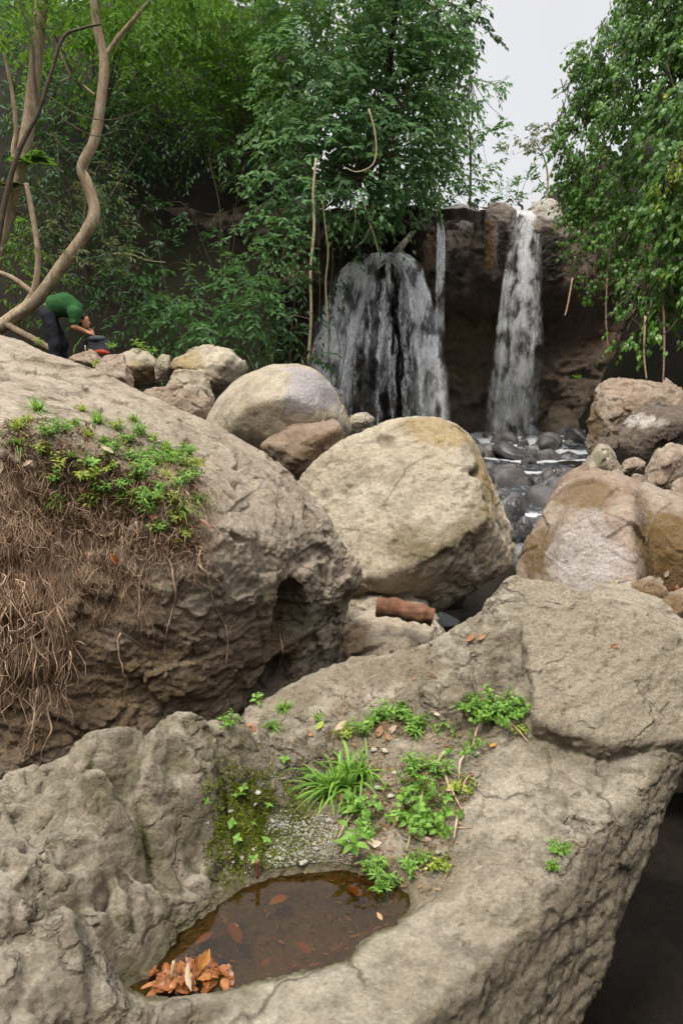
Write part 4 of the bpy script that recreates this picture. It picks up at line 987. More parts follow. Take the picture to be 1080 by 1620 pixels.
tree('huge blue-green drooping tree leaning over the cliff left of the waterfalls',
     [CL(560, 50, 100, 18.5), CL(640, 95, 85, 18.5), CL(495, 130, 85, 18), CL(590, 170, 85, 18), CL(672, 170, 50, 18.5), CL(520, 230, 75, 17.7), CL(620, 245, 60, 18), CL(450, 215, 45, 18), CL(440, 285, 38, 17.5), CL(490, 315, 50, 17.5),
      CL(560, 300, 60, 17.7), CL(635, 300, 45, 18.2), CL(440, 350, 35, 17.3), CL(590, 335, 35, 18), CL(700, 80, 35, 18.5), CL(530, -40, 110, 18.5), CL(650, 10, 75, 18.5), CL(690, 130, 55, 18.3), CL(700, 40, 45, 18.3), CL(668, 215, 45, 18.3), CL(660, 270, 40, 18.3), CL(425, 260, 30, 17.5), CL(455, 390, 28, 17.2), CL(625, 322, 22, 18.4)],
     L_droop, L=.16, W=.09, slen=.42, droop=.4, ld=.5, dens=1.25, group=GB, trad=.10, K=7, base=PY(585, 345, 20.6), shell=.6)
tree('mass of bright green foliage on the cliff top just left of the sky gap', [CL(690, 290, 40, 23), CL(650, 260, 45, 24), CL(715, 315, 30, 23), CL(680, 240, 30, 24), CL(640, 305, 25, 22.5)], L_bush, L=.17, W=.07, group=GB, droop=.7)
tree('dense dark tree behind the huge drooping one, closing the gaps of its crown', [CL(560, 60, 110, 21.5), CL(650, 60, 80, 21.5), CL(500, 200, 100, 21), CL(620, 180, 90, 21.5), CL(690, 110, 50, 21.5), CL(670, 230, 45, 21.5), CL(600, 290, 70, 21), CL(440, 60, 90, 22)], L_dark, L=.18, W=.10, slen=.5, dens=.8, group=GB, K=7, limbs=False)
GS = 'small trees against the sky above the cliff'
def twigs(pts): return pts
tree('slender dark tree with flat layered branches standing against the sky', [CL(742, 165, 34, 24, 7), CL(785, 135, 24, 24, 7), CL(712, 205, 34, 24, 8), CL(765, 205, 30, 24, 7), CL(735, 235, 44, 24, 10), CL(700, 258, 30, 24, 10), CL(770, 262, 28, 24, 8), CL(745, 285, 48, 24, 12), CL(720, 160, 22, 24, 6), CL(745, 125, 14, 24, 6), CL(800, 126, 8, 24, 5), CL(800, 190, 9, 24, 4)],
     L_bush, L=.17, W=.07, slen=.35, droop=.25, dens=.7, base=PY(742, 345, 24), trunk=[([PY(742, 350, 24), PY(744, 260, 24), PY(741, 190, 24), PY(743, 120, 24)], .06, .02)], limbs=True, trad=.05, group=GS, shell=.1)
tree('thin pale tree with a flat feathery crown left of the vine wall', [CL(845, 215, 36, 23, 10), CL(822, 232, 24, 23, 8), CL(868, 200, 24, 23, 9), CL(812, 245, 12, 23, 6), CL(880, 225, 20, 23, 12), CL(835, 240, 16, 23, 6)], L_olive, L=.12, W=.05, slen=.3, droop=.2, dens=.55, base=PY(862, 330, 23),
     trunk=[([PY(862, 330, 23), PY(866, 285, 23), PY(860, 250, 23), PY(845, 222, 23)], .05, .02), ([PY(866, 285, 23), PY(875, 262, 23), PY(878, 240, 23)], .03, .012), ([PY(864, 300, 23), PY(850, 280, 23), PY(845, 258, 23)], .025, .01)], tmat=M_stem, trad=.04, group=GS, shell=.1)
tree('round dark shrub on the cliff top over the right waterfall', [CL(820, 292, 26, 22.5, 18), CL(835, 275, 12, 22.5), CL(800, 300, 15, 22.5), CL(840, 305, 14, 22.5), CL(808, 318, 16, 22)], L_bush, L=.14, W=.06, slen=.35, droop=.1, dens=.6, name='shrub', cat='shrub', trad=.04, base=PY(820, 335, 22.5), shell=.2, up=.6, ld=-.2)
tree('low bush on the cliff top between the slender tree and the pale ledge rock', [CL(765, 312, 24, 22.5, 12), CL(735, 318, 18, 22.5, 10), CL(790, 322, 14, 22.5, 8)], L_dark, L=.13, W=.06, slen=.3, dens=.6, name='shrub', cat='shrub', trad=.03, base=PY(765, 335, 22.5))
tree('dark leafy bough reaching highest into the sky beside the huge drooping tree', [CL(700, -20, 50, 16.5), CL(745, 5, 36, 16.5), CL(765, 45, 20, 16.5), CL(720, 30, 20, 16.5), CL(760, 20, 24, 16.5), CL(690, 15, 18, 16.5), CL(735, 70, 8, 16.5), CL(640, -80, 90, 16.5), CL(560, -120, 90, 16.5)],
     L_dark, L=.12, W=.065, slen=.3, dens=.3, shell=.1, base=PY(600, 330, 19.5), trunk=[([PY(600, 340, 19.5), PY(610, 200, 19.3), PY(620, 60, 18.5), PY(640, -60, 16.8)], .16, .07)], trad=.05, group=GB)
# slope bushes
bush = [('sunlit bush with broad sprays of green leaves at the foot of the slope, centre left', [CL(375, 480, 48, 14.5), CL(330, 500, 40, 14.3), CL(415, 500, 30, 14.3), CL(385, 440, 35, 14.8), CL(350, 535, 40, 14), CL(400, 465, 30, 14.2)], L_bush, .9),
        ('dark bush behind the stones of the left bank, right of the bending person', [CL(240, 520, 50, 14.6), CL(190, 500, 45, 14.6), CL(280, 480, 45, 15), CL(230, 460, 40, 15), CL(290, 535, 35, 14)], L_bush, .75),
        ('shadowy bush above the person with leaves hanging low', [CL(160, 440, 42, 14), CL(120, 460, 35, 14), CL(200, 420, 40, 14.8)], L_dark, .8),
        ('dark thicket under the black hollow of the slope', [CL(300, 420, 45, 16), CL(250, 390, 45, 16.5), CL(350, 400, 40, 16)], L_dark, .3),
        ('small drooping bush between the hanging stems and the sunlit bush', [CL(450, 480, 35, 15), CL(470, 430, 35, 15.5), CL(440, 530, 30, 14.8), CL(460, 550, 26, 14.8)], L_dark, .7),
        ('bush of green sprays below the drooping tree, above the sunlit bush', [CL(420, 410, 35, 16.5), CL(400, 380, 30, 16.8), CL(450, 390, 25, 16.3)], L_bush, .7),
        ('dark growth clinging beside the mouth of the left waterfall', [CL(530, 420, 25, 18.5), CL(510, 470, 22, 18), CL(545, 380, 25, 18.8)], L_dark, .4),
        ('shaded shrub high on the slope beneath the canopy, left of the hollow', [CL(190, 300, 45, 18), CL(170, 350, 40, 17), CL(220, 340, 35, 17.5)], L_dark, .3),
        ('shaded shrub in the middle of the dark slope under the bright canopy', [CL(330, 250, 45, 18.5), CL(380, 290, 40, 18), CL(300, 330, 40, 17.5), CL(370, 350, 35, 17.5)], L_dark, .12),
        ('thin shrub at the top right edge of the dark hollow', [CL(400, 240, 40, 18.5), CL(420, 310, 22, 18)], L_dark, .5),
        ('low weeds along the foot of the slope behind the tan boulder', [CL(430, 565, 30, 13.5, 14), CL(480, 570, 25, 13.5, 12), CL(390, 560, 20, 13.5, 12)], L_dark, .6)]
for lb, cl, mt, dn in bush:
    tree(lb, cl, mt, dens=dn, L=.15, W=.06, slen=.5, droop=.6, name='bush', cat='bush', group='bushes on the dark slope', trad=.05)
# near left trees (the two pale trunks by the person)
YT = 12.6
def pts(lst, Y): return [PY(a, b, Y + (c[0] if c else 0)) for a, b, *c in lst]
T1 = [(pts([(-25, 560), (-12, 440), (8, 350), (32, 265), (48, 180), (60, 70), (68, -30), (74, -140)], YT), .17, .12), (pts([(30, 270), (22, 240), (26, 200), (15, 120), (-5, 40)], YT), .07, .03)]
tree('tree with a thick straight pinkish trunk at the far left, ferns on its fork', [CL(30, -60, 70, YT), CL(110, -90, 90, YT), CL(-20, 10, 40, YT), CL(120, -20, 30, YT)], L_canopy, L=.12, W=.05, slen=.5, dens=.7, base=PY(-25, 560, YT), trunk=T1, tmat=M_bark, trad=.06, group='trees beside the bending person', name='tree')
T2 = [(pts([(-40, 545), (25, 500), (62, 470), (100, 418), (135, 370), (150, 335), (138, 290), (130, 265), (150, 220), (160, 160), (165, 95), (152, 30), (148, -60)], YT - .3), .155, .085),
      (pts([(165, 92), (185, 62), (212, 30), (255, -20)], YT - .3), .055, .035), (pts([(32, 495), (55, 455), (60, 400), (50, 330), (42, 290)], YT - .3), .075, .05),
      (pts([(60, 470), (20, 440), (-20, 425)], YT - .3), .07, .05), (pts([(150, 150), (138, 140), (132, 134)], YT - .3), .03, .012), (pts([(40, 488), (14, 512), (55, 538), (98, 562)], YT - .35), .10, .07),
      (pts([(95, 130), (110, 118), (96, 80), (118, 60)], YT), .02, .008)]
tree('tree with a pale trunk twisting up in an S beside the bending person', [CL(255, -50, 60, YT), CL(150, -90, 60, YT), CL(300, -70, 60, YT), CL(225, 15, 22, YT)], L_canopy, L=.12, W=.05, slen=.5, dens=.7, base=PY(0, 540, YT - .3), trunk=T2, tmat=M_bark, trad=.05, group='trees beside the bending person')
T3 = [(pts([(-30, 470), (-5, 390), (8, 320), (30, 240), (60, 180), (80, 120), (100, 60), (130, 45), (160, 38)], YT - .8), .07, .02), (pts([(62, 178), (55, 120), (50, 60), (30, 0)], YT - .8), .035, .015), (pts([(75, 150), (120, 180), (170, 190), (210, 180), (240, 165)], YT - .8), .014, .005),
      (pts([(100, 190), (150, 215), (190, 205), (220, 210)], YT - .8), .012, .004), (pts([(80, 210), (110, 240), (135, 225), (150, 195)], YT - .8), .012, .004)]
tree('thin dark leaning tree with bare branches crossing the pinkish trunk', [CL(-10, 30, 25, YT - .8), CL(10, -30, 40, YT - .8)], L_canopy, L=.1, W=.045, slen=.4, dens=.6, base=PY(-30, 470, YT - .8), trunk=T3, tmat=M_bark2, trad=.03, limbs=False, group='trees beside the bending person')
tree('olive shrub with dull yellowish leaves growing round the twisting trunk', [CL(110, 300, 42, 12.9, 30), CL(165, 285, 26, 12.9), CL(95, 350, 45, 12.8, 25), CL(165, 345, 28, 12.7), CL(120, 400, 50, 12.6, 22), CL(175, 400, 35, 12.6, 16), CL(60, 390, 35, 12.6, 22)],
     L_olive, L=.10, W=.035, slen=.4, dens=.55, name='shrub', cat='shrub', trad=.025, droop=.3)
tree('dark green shrub at the left edge below the fork of the pinkish trunk', [CL(25, 400, 35, 13.2), CL(-10, 360, 40, 13.2), CL(15, 450, 30, 13), CL(80, 460, 26, 13.5)], L_canopy, L=.12, W=.05, slen=.4, dens=.7, name='shrub', cat='shrub', trad=.03)
# ferns on the trunk
def fern(label, base, n, Lf, mat, name='fern', group=None, lean=(0, 0, 0)):
    Ps, Ds, Ns, Ls = [], [], [], []
    for k in range(n):
        a = RG.uniform(0, 6.28); d = np.array([math.cos(a), math.sin(a), RG.uniform(.5, 1.3)]) + lean; d /= np.linalg.norm(d); l = Lf * RG.uniform(.7, 1.2)
        t = np.linspace(.08, 1, 22); P = base + d * t[:, None] * l; P[:, 2] -= .55 * l * t ** 2
        T = np.gradient(P, axis=0); T /= np.linalg.norm(T, axis=1, keepdims=True); S = np.cross(T, [0, 0, 1]); S /= np.linalg.norm(S, axis=1, keepdims=True) + 1e-6
        for sg in (-1, 1):
            Ps.append(P); Ds.append(S * sg + T * .5 + (0, 0, -.15)); Ns.append(np.cross(S, T)); Ls.append(Lf * .30 * np.sin(np.pi * np.clip(t * .93 + .07, 0, 1)) ** .7)
    P = np.concatenate(Ps); Ls = np.concatenate(Ls)
    return tag(leafmesh(name, P, np.concatenate(Ds), np.concatenate(Ns), Ls, Ls * .25 + .002, mat, loc=base), label, 'fern', group)
fern('bright fern growing on the fork of the pinkish trunk', PY(48, 258, 12.4), 12, .45, L_canopy)
fern('small fern low on the pinkish trunk at the left edge', PY(20, 300, 12.4), 9, .35, L_olive)

# ---------------------------------------------------------------- hanging stems below the drooping tree
def stem(label, lst, Y, r0, r1, mat=None, n=20, name='liana'):
    V, Q = tube(spline([PY(a, b, Y) for a, b in lst], n), np.linspace(r0, r1, n), 6)
    return tag(mesh_np(name, V, Q, mat or M_stem), label, 'hanging stem', 'dry stems hanging from the drooping tree')
stem('long pale straight pole-like stem hanging left of the waterfalls, the tallest of them', [(500, 250), (495, 310), (497, 360), (491, 430), (492, 500), (487, 580)], 16.6, .028, .034)
stem('pale stem just right of the tallest one, shorter and thinner', [(510, 310), (514, 355), (519, 400), (515, 450), (519, 520)], 17.2, .022, .02)
stem('curved pale branch hanging like a hook in the drooping leaves', [(583, 172), (592, 205), (595, 240), (588, 262), (565, 272), (545, 265)], 16.6, .022, .01)
stem('grey bare branch forking down toward the pale log', [(572, 310), (582, 345), (592, 375), (598, 398)], 17.6, .03, .015)
stem('thin root dangling left of the forking bare branch', [(560, 320), (562, 350), (556, 385)], 17.5, .02, .01)
stem('thin root dangling right above the mouth of the left waterfall', [(590, 318), (588, 350), (575, 380), (560, 392)], 17.6, .016, .008)
stem('crooked twig sticking out sideways from the tallest pale stem', [(489, 505), (470, 500), (445, 500), (420, 490)], 16.5, .014, .007, M_bark2)
stem('bare twig reaching right over the dark slope from the olive shrub', [(180, 402), (205, 402), (235, 412), (262, 415)], 13.2, .018, .006, M_stem)
stem('hair-thin root hanging free between the two pale stems', [(505, 330), (504, 400), (506, 470), (503, 520)], 17, .010, .008, M_bark2)
stem('thin brown root beside the shorter pale stem', [(523, 350), (526, 420), (520, 480), (522, 540)], 17.4, .014, .010, M_bark2)

# ---------------------------------------------------------------- vine wall at the right
GV = 'creepers covering the right-hand cliff'
def vine(label, clumps, mat, dens=2.4, L=.09, W=.072, drop=None):
    cs = np.array([c for c, r in clumps]); base = cs[np.argmin(cs[:, 2])].copy(); root = empty('creeper', base); tag(root, label, 'creeper', GV)
    P, D, N, Ls, Rn = sprays([(c + np.array([.22, 0, 0]), r) for c, r in clumps], dens, 6, .32, L, W, .8, .1, .72, ld=1.0)
    km = (vnoise(P * 1.7 + 9, 5) + .5 * vnoise(P * 4.5, 6)) > -.16; P, D, N, Ls, Rn = P[km], D[km], N[km], Ls[km], Rn[km]; Ls = Ls * RG.uniform(.6, 1.35, len(Ls))
    # leaves lie like shingles, their faces turned out to the light
    out_ = np.array([-.75, -.6, .5]); N = N * .3 + out_ + .65 * RG.normal(size=N.shape); D = D * .5 + np.array([-.2, -.15, -.3])
    leafmesh('leaves', P, D, N, Ls, Ls * W / L, mat, root, Rn, kind='t' if L > .08 else 'q', curl=.2)
    st = []
    for c, r in clumps:
        for _ in range(7):
            u = unit(1)[0] * np.array(r) * .7 + c; l = r[2] * RG.uniform(.8, 1.6)
            q = spline([u, u + (RG.normal() * .08, -.05, -l * .5), u + (RG.normal() * .12, 0, -l)], 8); st.append(tube(q, np.linspace(.012, .006, 8), 4))
    V, Q = merge(st); mesh_np('stems', V, Q, M_bark2, root)
vine('creeper mass at the ragged top left corner of the vine wall against the sky', [CL(935, 90, 38, 16.5), CL(905, 130, 26, 16.8), CL(960, 60, 32, 16), CL(895, 175, 24, 17), CL(940, 150, 42, 16.5), CL(905, 95, 12, 16.8), CL(960, 40, 16, 16), CL(985, 25, 22, 15.6), CL(888, 185, 12, 17)], L_vine)
vine('tall creeper curtain in the top right corner of the picture', [CL(1020, 30, 55, 14.5), CL(1070, 20, 50, 14), CL(1015, 110, 55, 14.5), CL(1075, 120, 55, 13.6), CL(1110, -40, 70, 14), CL(1030, -50, 60, 14.5)], L_vine)
vine('creeper curtain along the left edge of the vine wall, beside the thin pale tree', [CL(915, 220, 42, 16.6), CL(905, 290, 36, 16.8), CL(945, 270, 40, 16.2), CL(912, 350, 30, 16.5), CL(955, 340, 38, 16), CL(890, 240, 18, 17), CL(888, 320, 14, 17)], L_vine)
vine('dense dark creeper in the middle of the vine wall', [CL(985, 200, 50, 15.2), CL(1000, 290, 48, 14.8), CL(990, 370, 42, 14.8), CL(950, 410, 34, 15.6), CL(925, 400, 22, 16)], L_vine, dens=2.2)
vine('bright creeper with large leaves at the right edge halfway down the wall', [CL(1060, 210, 50, 13.4), CL(1065, 290, 45, 13.2), CL(1110, 250, 60, 13), CL(1050, 350, 40, 13.4), CL(1100, 360, 50, 13)], L_vine, L=.14)
vine('creeper tongue hanging lowest at the right, over the reddish boulder', [CL(1050, 420, 36, 13.2), CL(1010, 450, 34, 13.6), CL(985, 495, 28, 13.6), CL(975, 535, 14, 13.6), CL(1030, 490, 26, 13.3), CL(1090, 430, 40, 13), CL(1085, 490, 26, 12.9)], L_vine, L=.13)
vine('small yellow-green creeper patch lit at the right edge', [CL(1065, 265, 24, 12.7, 16), CL(1085, 240, 20, 12.7, 14)], L_yel, L=.08, W=.05)
vine('short creeper fringe hanging beside the dark split ledge rock', [CL(930, 430, 20, 16, 22), CL(905, 395, 14, 16.4, 16)], L_vine, dens=.8)
for i, (lst, lb) in enumerate([([(1048, 460), (1050, 540), (1048, 612)], 'thin woody vine hanging to the reddish boulder, right one'), ([(1020, 500), (1018, 560), (1022, 600)], 'thin woody vine beside the taller one over the reddish boulder'),
                               ([(960, 440), (958, 500), (962, 560)], 'dry vine dangling from the lowest creeper tongue'), ([(905, 440), (898, 480), (893, 500)], 'short dry vine hanging under the ledge rocks')]):
    tag(stem(lb, lst, 13.2 + (2.5 if i > 1 else 0), .02, .014, M_root, name='liana'), lb, 'hanging vine', 'bare vines below the creepers')
# ================================================================ PLACING THINGS ON THE ROCKS
BV = {}
def bvh(key):
    if key not in BV:
        V, Q = ROCKS[key]; BV[key] = BVHTree.FromPolygons([tuple(v) for v in V], [tuple(int(i) for i in q) for q in Q])
    return BV[key]
O = Vector((0, 0, CAMZ))
def hit(px, py, key='fore'):
    d = Vector(ray(px, py)).normalized(); r = bvh(key).ray_cast(O, d)
    if r[0] is None: return None, None
    n = r[1] if r[1].dot(d) < 0 else -r[1]
    return np.array(r[0]), np.array(n)
L_sunk = leaf_mat('sunken_leaf', (.10, .035, .012), (.20, .07, .02), (.28, .13, .04), .1, .6)
L_dead = leaf_mat('dead_leaf', (.20, .075, .035), (.34, .15, .07), (.44, .27, .14), .25, .5, yellow=(.5, .28, .06))
L_red = leaf_mat('wet_dead_leaf', (.08, .022, .009), (.20, .06, .02), (.36, .15, .045), .2, .35, yellow=(.5, .26, .06))
L_palebrown = leaf_mat('pale_dead_leaf', (.35, .24, .15), (.46, .34, .23), (.55, .44, .33), .25, .6)
M_peb = rock_mat('pebble_stone', (.12, .11, .09), (.30, .28, .235), (.50, .46, .39), stain1=(.07, .08, .012), scale=2.5, bump=.4)

# ---- pool water
m, t, out = newmat('pool_water')
lw = t.nodes.new('ShaderNodeFresnel'); lw.inputs['IOR'].default_value = 1.33
gl = t.nodes.new('ShaderNodeBsdfGlossy'); gl.inputs['Roughness'].default_value = .03
tr = t.nodes.new('ShaderNodeBsdfTransparent'); tr.inputs['Color'].default_value = (.55, .45, .27, 1)
geo = t.nodes.new('ShaderNodeNewGeometry'); nn = noise(t, geo.outputs['Position'], 9, 2, .5)
bb = N_(t, 'ShaderNodeBump', Strength=.06, Distance=.02); t.links.new(nn, bb.inputs['Height']); t.links.new(bb.outputs['Normal'], gl.inputs['Normal'])
mx = t.nodes.new('ShaderNodeMixShader'); t.links.new(lw.outputs[0], mx.inputs[0]); t.links.new(tr.outputs[0], mx.inputs[1]); t.links.new(gl.outputs[0], mx.inputs[2])
t.links.new(mx.outputs[0], out.inputs['Surface']); M_pool = m
c = pool.mean(0); n = 48; ang = np.linspace(0, 2 * math.pi, n, endpoint=False)
pv = [(c[0], c[1], WZ)]
pp = np.concatenate([pool + (pool - c) / np.linalg.norm(pool - c, axis=1, keepdims=True) * .02])
V = np.vstack([[[c[0], c[1], WZ + .001]], np.c_[pp, np.full(len(pp), WZ + .001)]])
F = np.array([[0, i + 1, (i + 1) % len(pp) + 1] for i in range(len(pp))])
if np.cross(V[F[0, 1]] - V[F[0, 0]], V[F[0, 2]] - V[F[0, 0]])[2] < 0: F = F[:, ::-1]
tag(mesh_np('pool_water', V, F, M_pool, loc=(0, 0, 0)), kind='structure')

# ---- leaves
def leaf_at(p, n, label, mat, L, W, group, lift=.004, name='dead_leaf', curl=None, rnd=None, tilt=.25, cat='leaf', az=None):
    a = RG.uniform(0, 6.28) if az is None else az
    n = n / np.linalg.norm(n); t1 = np.cross(n, [0, 1, .2]); t1 /= np.linalg.norm(t1); t2 = np.cross(n, t1)
    D = t1 * math.cos(a) + t2 * math.sin(a) + n * RG.uniform(-.05, tilt)
    p0 = p + n * lift - D / np.linalg.norm(D) * L * .5
    # one curved blade with a midrib: a grid of 7 x 5
    D = D / np.linalg.norm(D); S = np.cross(D, n); S /= np.linalg.norm(S); U = np.cross(S, D)
    cu = RG.uniform(-.25, .5) if curl is None else curl; fo = RG.uniform(.1, .6)
    u = np.linspace(0, 1, 8)[:, None]; v = np.linspace(-1, 1, 5)[None]
    wd = W * .5 * np.sin(np.pi * np.clip(u, 0.02, .98)) ** .75 * (1 - .25 * u)
    X = p0 + D * (u * L)[..., None] * np.ones_like(v)[..., None] + S * (v * wd)[..., None] + U * (np.abs(v) * wd * fo + cu * L * (u - .5) ** 2 + .0 * v + .12 * W * RG.normal(size=(8, 5)) * .5)[..., None]
    i = np.arange(40).reshape(8, 5); Q = np.stack([i[:-1, :-1], i[:-1, 1:], i[1:, 1:], i[1:, :-1]], -1).reshape(-1, 4)
    rv = np.full(40, RG.random() if rnd is None else rnd)
    o = mesh_np(name, X.reshape(-1, 3), Q, mat, attrs={'rnd': rv}, loc=p)
    return tag(o, label, cat, group)
GPL = 'dead leaves heaped at the left tip of the rain pool'
for i in range(52):
    a_ = RG.uniform(0, 6.28); q_ = math.sqrt(RG.random()); px = 303 + 72 * q_ * math.cos(a_); py = 1552 + 24 * q_ * math.sin(a_) - (px - 305) * .05
    p = PZ(px, py, -1.50); p[2] = WZ + .003 + .03 * (1 - q_) * RG.random()
    leaf_at(p, np.array([RG.normal(0, .35), -.2 + RG.normal(0, .35), 1]), 'curled wet orange-brown leaf in the heap at the left tip of the pool', L_red, RG.uniform(.034, .056), RG.uniform(.018, .03), GPL, tilt=.12)
leaf_at(PZ(302, 1545, -1.455), np.array([-.6, -.7, .4]), 'pale yellow narrow leaf standing up in the leaf heap of the pool', L_palebrown, .06, .022, None, az=1.2, rnd=.9)
leaf_at(PZ(322, 1518, -1.468), np.array([.3, -.8, .4]), 'bright orange upright leaf at the back of the leaf heap in the pool', L_red, .055, .03, None, az=1.5, rnd=.95)
def under(px, py, dz): p = PZ(px, py, -1.50 - dz); return p
for (px, py, lb, L) in [(372, 1478, 'large sunken brown leaf seen through the pool water above the leaf heap', .075), (322, 1487, 'sunken leaf near the upper left edge of the pool with a pale glint', .055), (440, 1425, 'sunken yellowish leaf near the top edge of the pool', .06),
                        (420, 1525, 'small tan leaf lying just under water right of the leaf heap', .035), (550, 1455, 'tiny ochre leaf on the pool floor toward its right end', .025), (480, 1500, 'dim sunken leaf in the middle of the pool', .05), (560, 1410, 'dark sunken leaf below the far bank of the pool', .06)]:
    leaf_at(under(px, py, .012), np.array([0, -.2, 1.]), lb, L_sunk, L, L * .5, None, tilt=.1)
leaf_at(under(600, 1452, .002), np.array([0, -.1, 1.]), 'small reddish leaf floating near the right end of the pool', L_dead, .03, .015, None)
V, Q = tube(spline([PZ(272, 1550, -1.49), PZ(273, 1535, -1.46), PZ(275, 1520, -1.44)], 6), .004, 6)
tag(mesh_np('twig', V, Q, M_stem), 'short pale twig standing in the left corner of the pool', 'twig')
p, nn_ = hit(407, 1385)
V, Q = tube(spline([p + (0, 0, -.01), p + (.002, -.005, .03), p + (0, -.01, .055)], 6), .006, 6)
tag(mesh_np('twig', V, Q, simple_mat('red_twig', (.22, .09, .05), .7)), 'stubby reddish twig standing at the mossy upper edge of the pool', 'twig')

# ---- hollow: gravel and pebbles
def pebble_mesh(r, seed):
    g = np.random.default_rng(seed); pts = g.normal(size=(12, 3)); pts /= np.linalg.norm(pts, axis=1, keepdims=True); pts *= np.array([1, .75, .55]) * r
    f, lo, hi = convex(list(pts), r * .12); V, Q, N = solid(f, lo, hi, r / 4.2, 0, lambda V, N: r * .06 * fbm(V * 3 / r, 2, seed)); return V, Q
PM = [pebble_mesh(1., k) for k in range(6)]
def rotz(V, a): return np.stack([V[:, 0] * math.cos(a) - V[:, 1] * math.sin(a), V[:, 0] * math.sin(a) + V[:, 1] * math.cos(a), V[:, 2]], 1)
grav = []
for i in range(6500):
    px = RG.uniform(325, 790) if i % 2 else RG.uniform(420, 560); py = RG.uniform(1100, 1400) if i % 2 else RG.uniform(1290, 1395)
    q = PZ(px, py, -1.42)
    if poly_sd(q[None, :2], gul)[0] > .01: continue
    p, n_ = hit(px, py)
    if p is None or poly_sd(p[None, :2], pool)[0] < .012: continue
    r = RG.uniform(.003, .008) if not (360 < px < 500 and 1300 < py < 1400) else RG.uniform(.003, .012)
    V, Q = PM[i % 6]; grav.append((rotz(V, RG.uniform(0, 6)) * r * RG.uniform(.7, 1.2) + p + n_ * r * .2, Q))
V, Q = merge(grav); tag(mesh_np('gravel', V, Q, M_peb, attrs={'m1': .35 * sstep(0, .5, fbm(V * 9, 2, 4)), 'm2': 0 * V[:, 0], 'm3': 0 * V[:, 0]}, loc=(0, 0, 0)), kind='stuff')
GP = 'pebbles in the hollow of the foreground boulder'
pebs = [(447, 1232, 12, 'pale egg-shaped pebble on the moss below the small block'), (405, 1270, 15, 'flat grey pebble in the moss beside the upper sprout'), (407, 1255, 11, 'rounded grey pebble on the moss just above the flat one'), (482, 1365, 14, 'chalky white lump at the gravelly edge of the pool'), (438, 1333, 10, 'small whitish pebble right of a three-leaved sprout'),
        (402, 1346, 11, 'thin flat pebble near the lower moss sprouts'), (384, 1360, 10, 'tan pebble just above the left bank of the pool'), (755, 1195, 17, 'blue-grey stone beside the orange leaf'), (592, 1188, 13, 'grey stone in the leaf litter at the centre of the hollow'), (610, 1190, 12, 'grey stone touching the one in the leaf litter'), (625, 1225, 14, 'upright grey pebble between the grass tuft and the twigs'),
        (600, 1245, 18, 'largest grey pebble right of the grass tuft'), (620, 1262, 12, 'grey pebble under the largest one'), (752, 1235, 13, 'round grey stone at the right rim of the hollow'), (500, 1345, 9, 'little pale pebble above the far bank of the pool'), (365, 1285, 8, 'little pebble in the left end of the moss'), (470, 1320, 8, 'light pebble in the gravel centre'),
        (690, 1350, 16, 'low grey stone between two small plants near the pool'), (665, 1358, 12, 'grey stone beside the low one near the pool'), (640, 1330, 11, 'grey pebble under the clover patch'), (520, 1300, 10, 'dark pebble left of the broad-leaved plant'), (430, 1300, 9, 'pale pebble in the middle of the moss'), (416, 1240, 8, 'tiny pebble next to the rounded grey one')]
for i, (px, py, rp, lb) in enumerate(pebs):
    p, n_ = hit(px, py)
    if p is None: continue
    r = rp * np.linalg.norm(p - np.array(O)) / FPX; V, Q = PM[i % 6]
    W_ = rotz(V, i * 1.3) * r * (1, 1, .85) + p + n_ * r * .25
    tag(mesh_np('pebble', W_, Q, M_peb, attrs={'m1': 0 * V[:, 0], 'm2': 0 * V[:, 0], 'm3': 0 * V[:, 0]}), lb, 'pebble', GP)
# mossy ground cover: tiny upright leaflets
Pm, Nm = [], []
for i in range(9000):
    px = RG.normal(405, 48); py = RG.normal(1290, 48)
    p, n_ = hit(px, py)
    if p is None or n_[2] < .3 or poly_sd(p[None, :2], gul)[0] > .02 or poly_sd(p[None, :2], pool)[0] < .01 or vnoise(p[None] * 9, 3)[0] < -.25: continue
    Pm.append(p); Nm.append(n_)
Pm = np.array(Pm); Nm = np.array(Nm); L_moss = leaf_mat('moss_leaf', (.05, .07, .008), (.11, .14, .012), (.19, .22, .02), .2, .8)
tag(leafmesh('moss', Pm, Nm + .6 * unit(len(Pm)), unit(len(Pm)), RG.uniform(.007, .014, len(Pm)), .006, L_moss, loc=(0, 0, 0)), kind='stuff')

lp_, ld_, ln_ = [], [], []
for i in range(2400):
    px = RG.normal(620, 75); py = RG.normal(1245, 75)
    p, n_ = hit(px, py)
    if p is None or poly_sd(p[None, :2], gul)[0] > -.01 or vnoise(p[None] * 7, 5)[0] < -.1 or px < 470: continue
    lp_.append(p + n_ * RG.uniform(0, .012)); ld_.append(unit(1)[0] * (1, 1, .3)); ln_.append(n_ + .5 * unit(1)[0])
for i in range(700):
    px = RG.uniform(230, 640); py = RG.uniform(1385, 1560); q = PZ(px, py, -1.55)
    if poly_sd(q[None, :2], pool)[0] > -.015: continue
    r = bvh('fore').ray_cast(Vector((q[0], q[1], 3)), Vector((0, 0, -1)))
    if r[0] is None: continue
    lp_.append(np.array(r[0]) + (0, 0, .004)); ld_.append(unit(1)[0] * (1, 1, .2)); ln_.append(np.array([0, 0, 1.]) + .3 * unit(1)[0])
L_litter2 = leaf_mat('leaf_crumbs', (.07, .035, .018), (.17, .09, .045), (.33, .21, .12), .1, .9)
tag(leafmesh('litter', np.array(lp_), np.array(ld_), np.array(ln_), RG.uniform(.008, .030, len(lp_)), RG.uniform(.003, .010, len(lp_)), L_litter2, loc=(0, 0, 0)), kind='stuff')

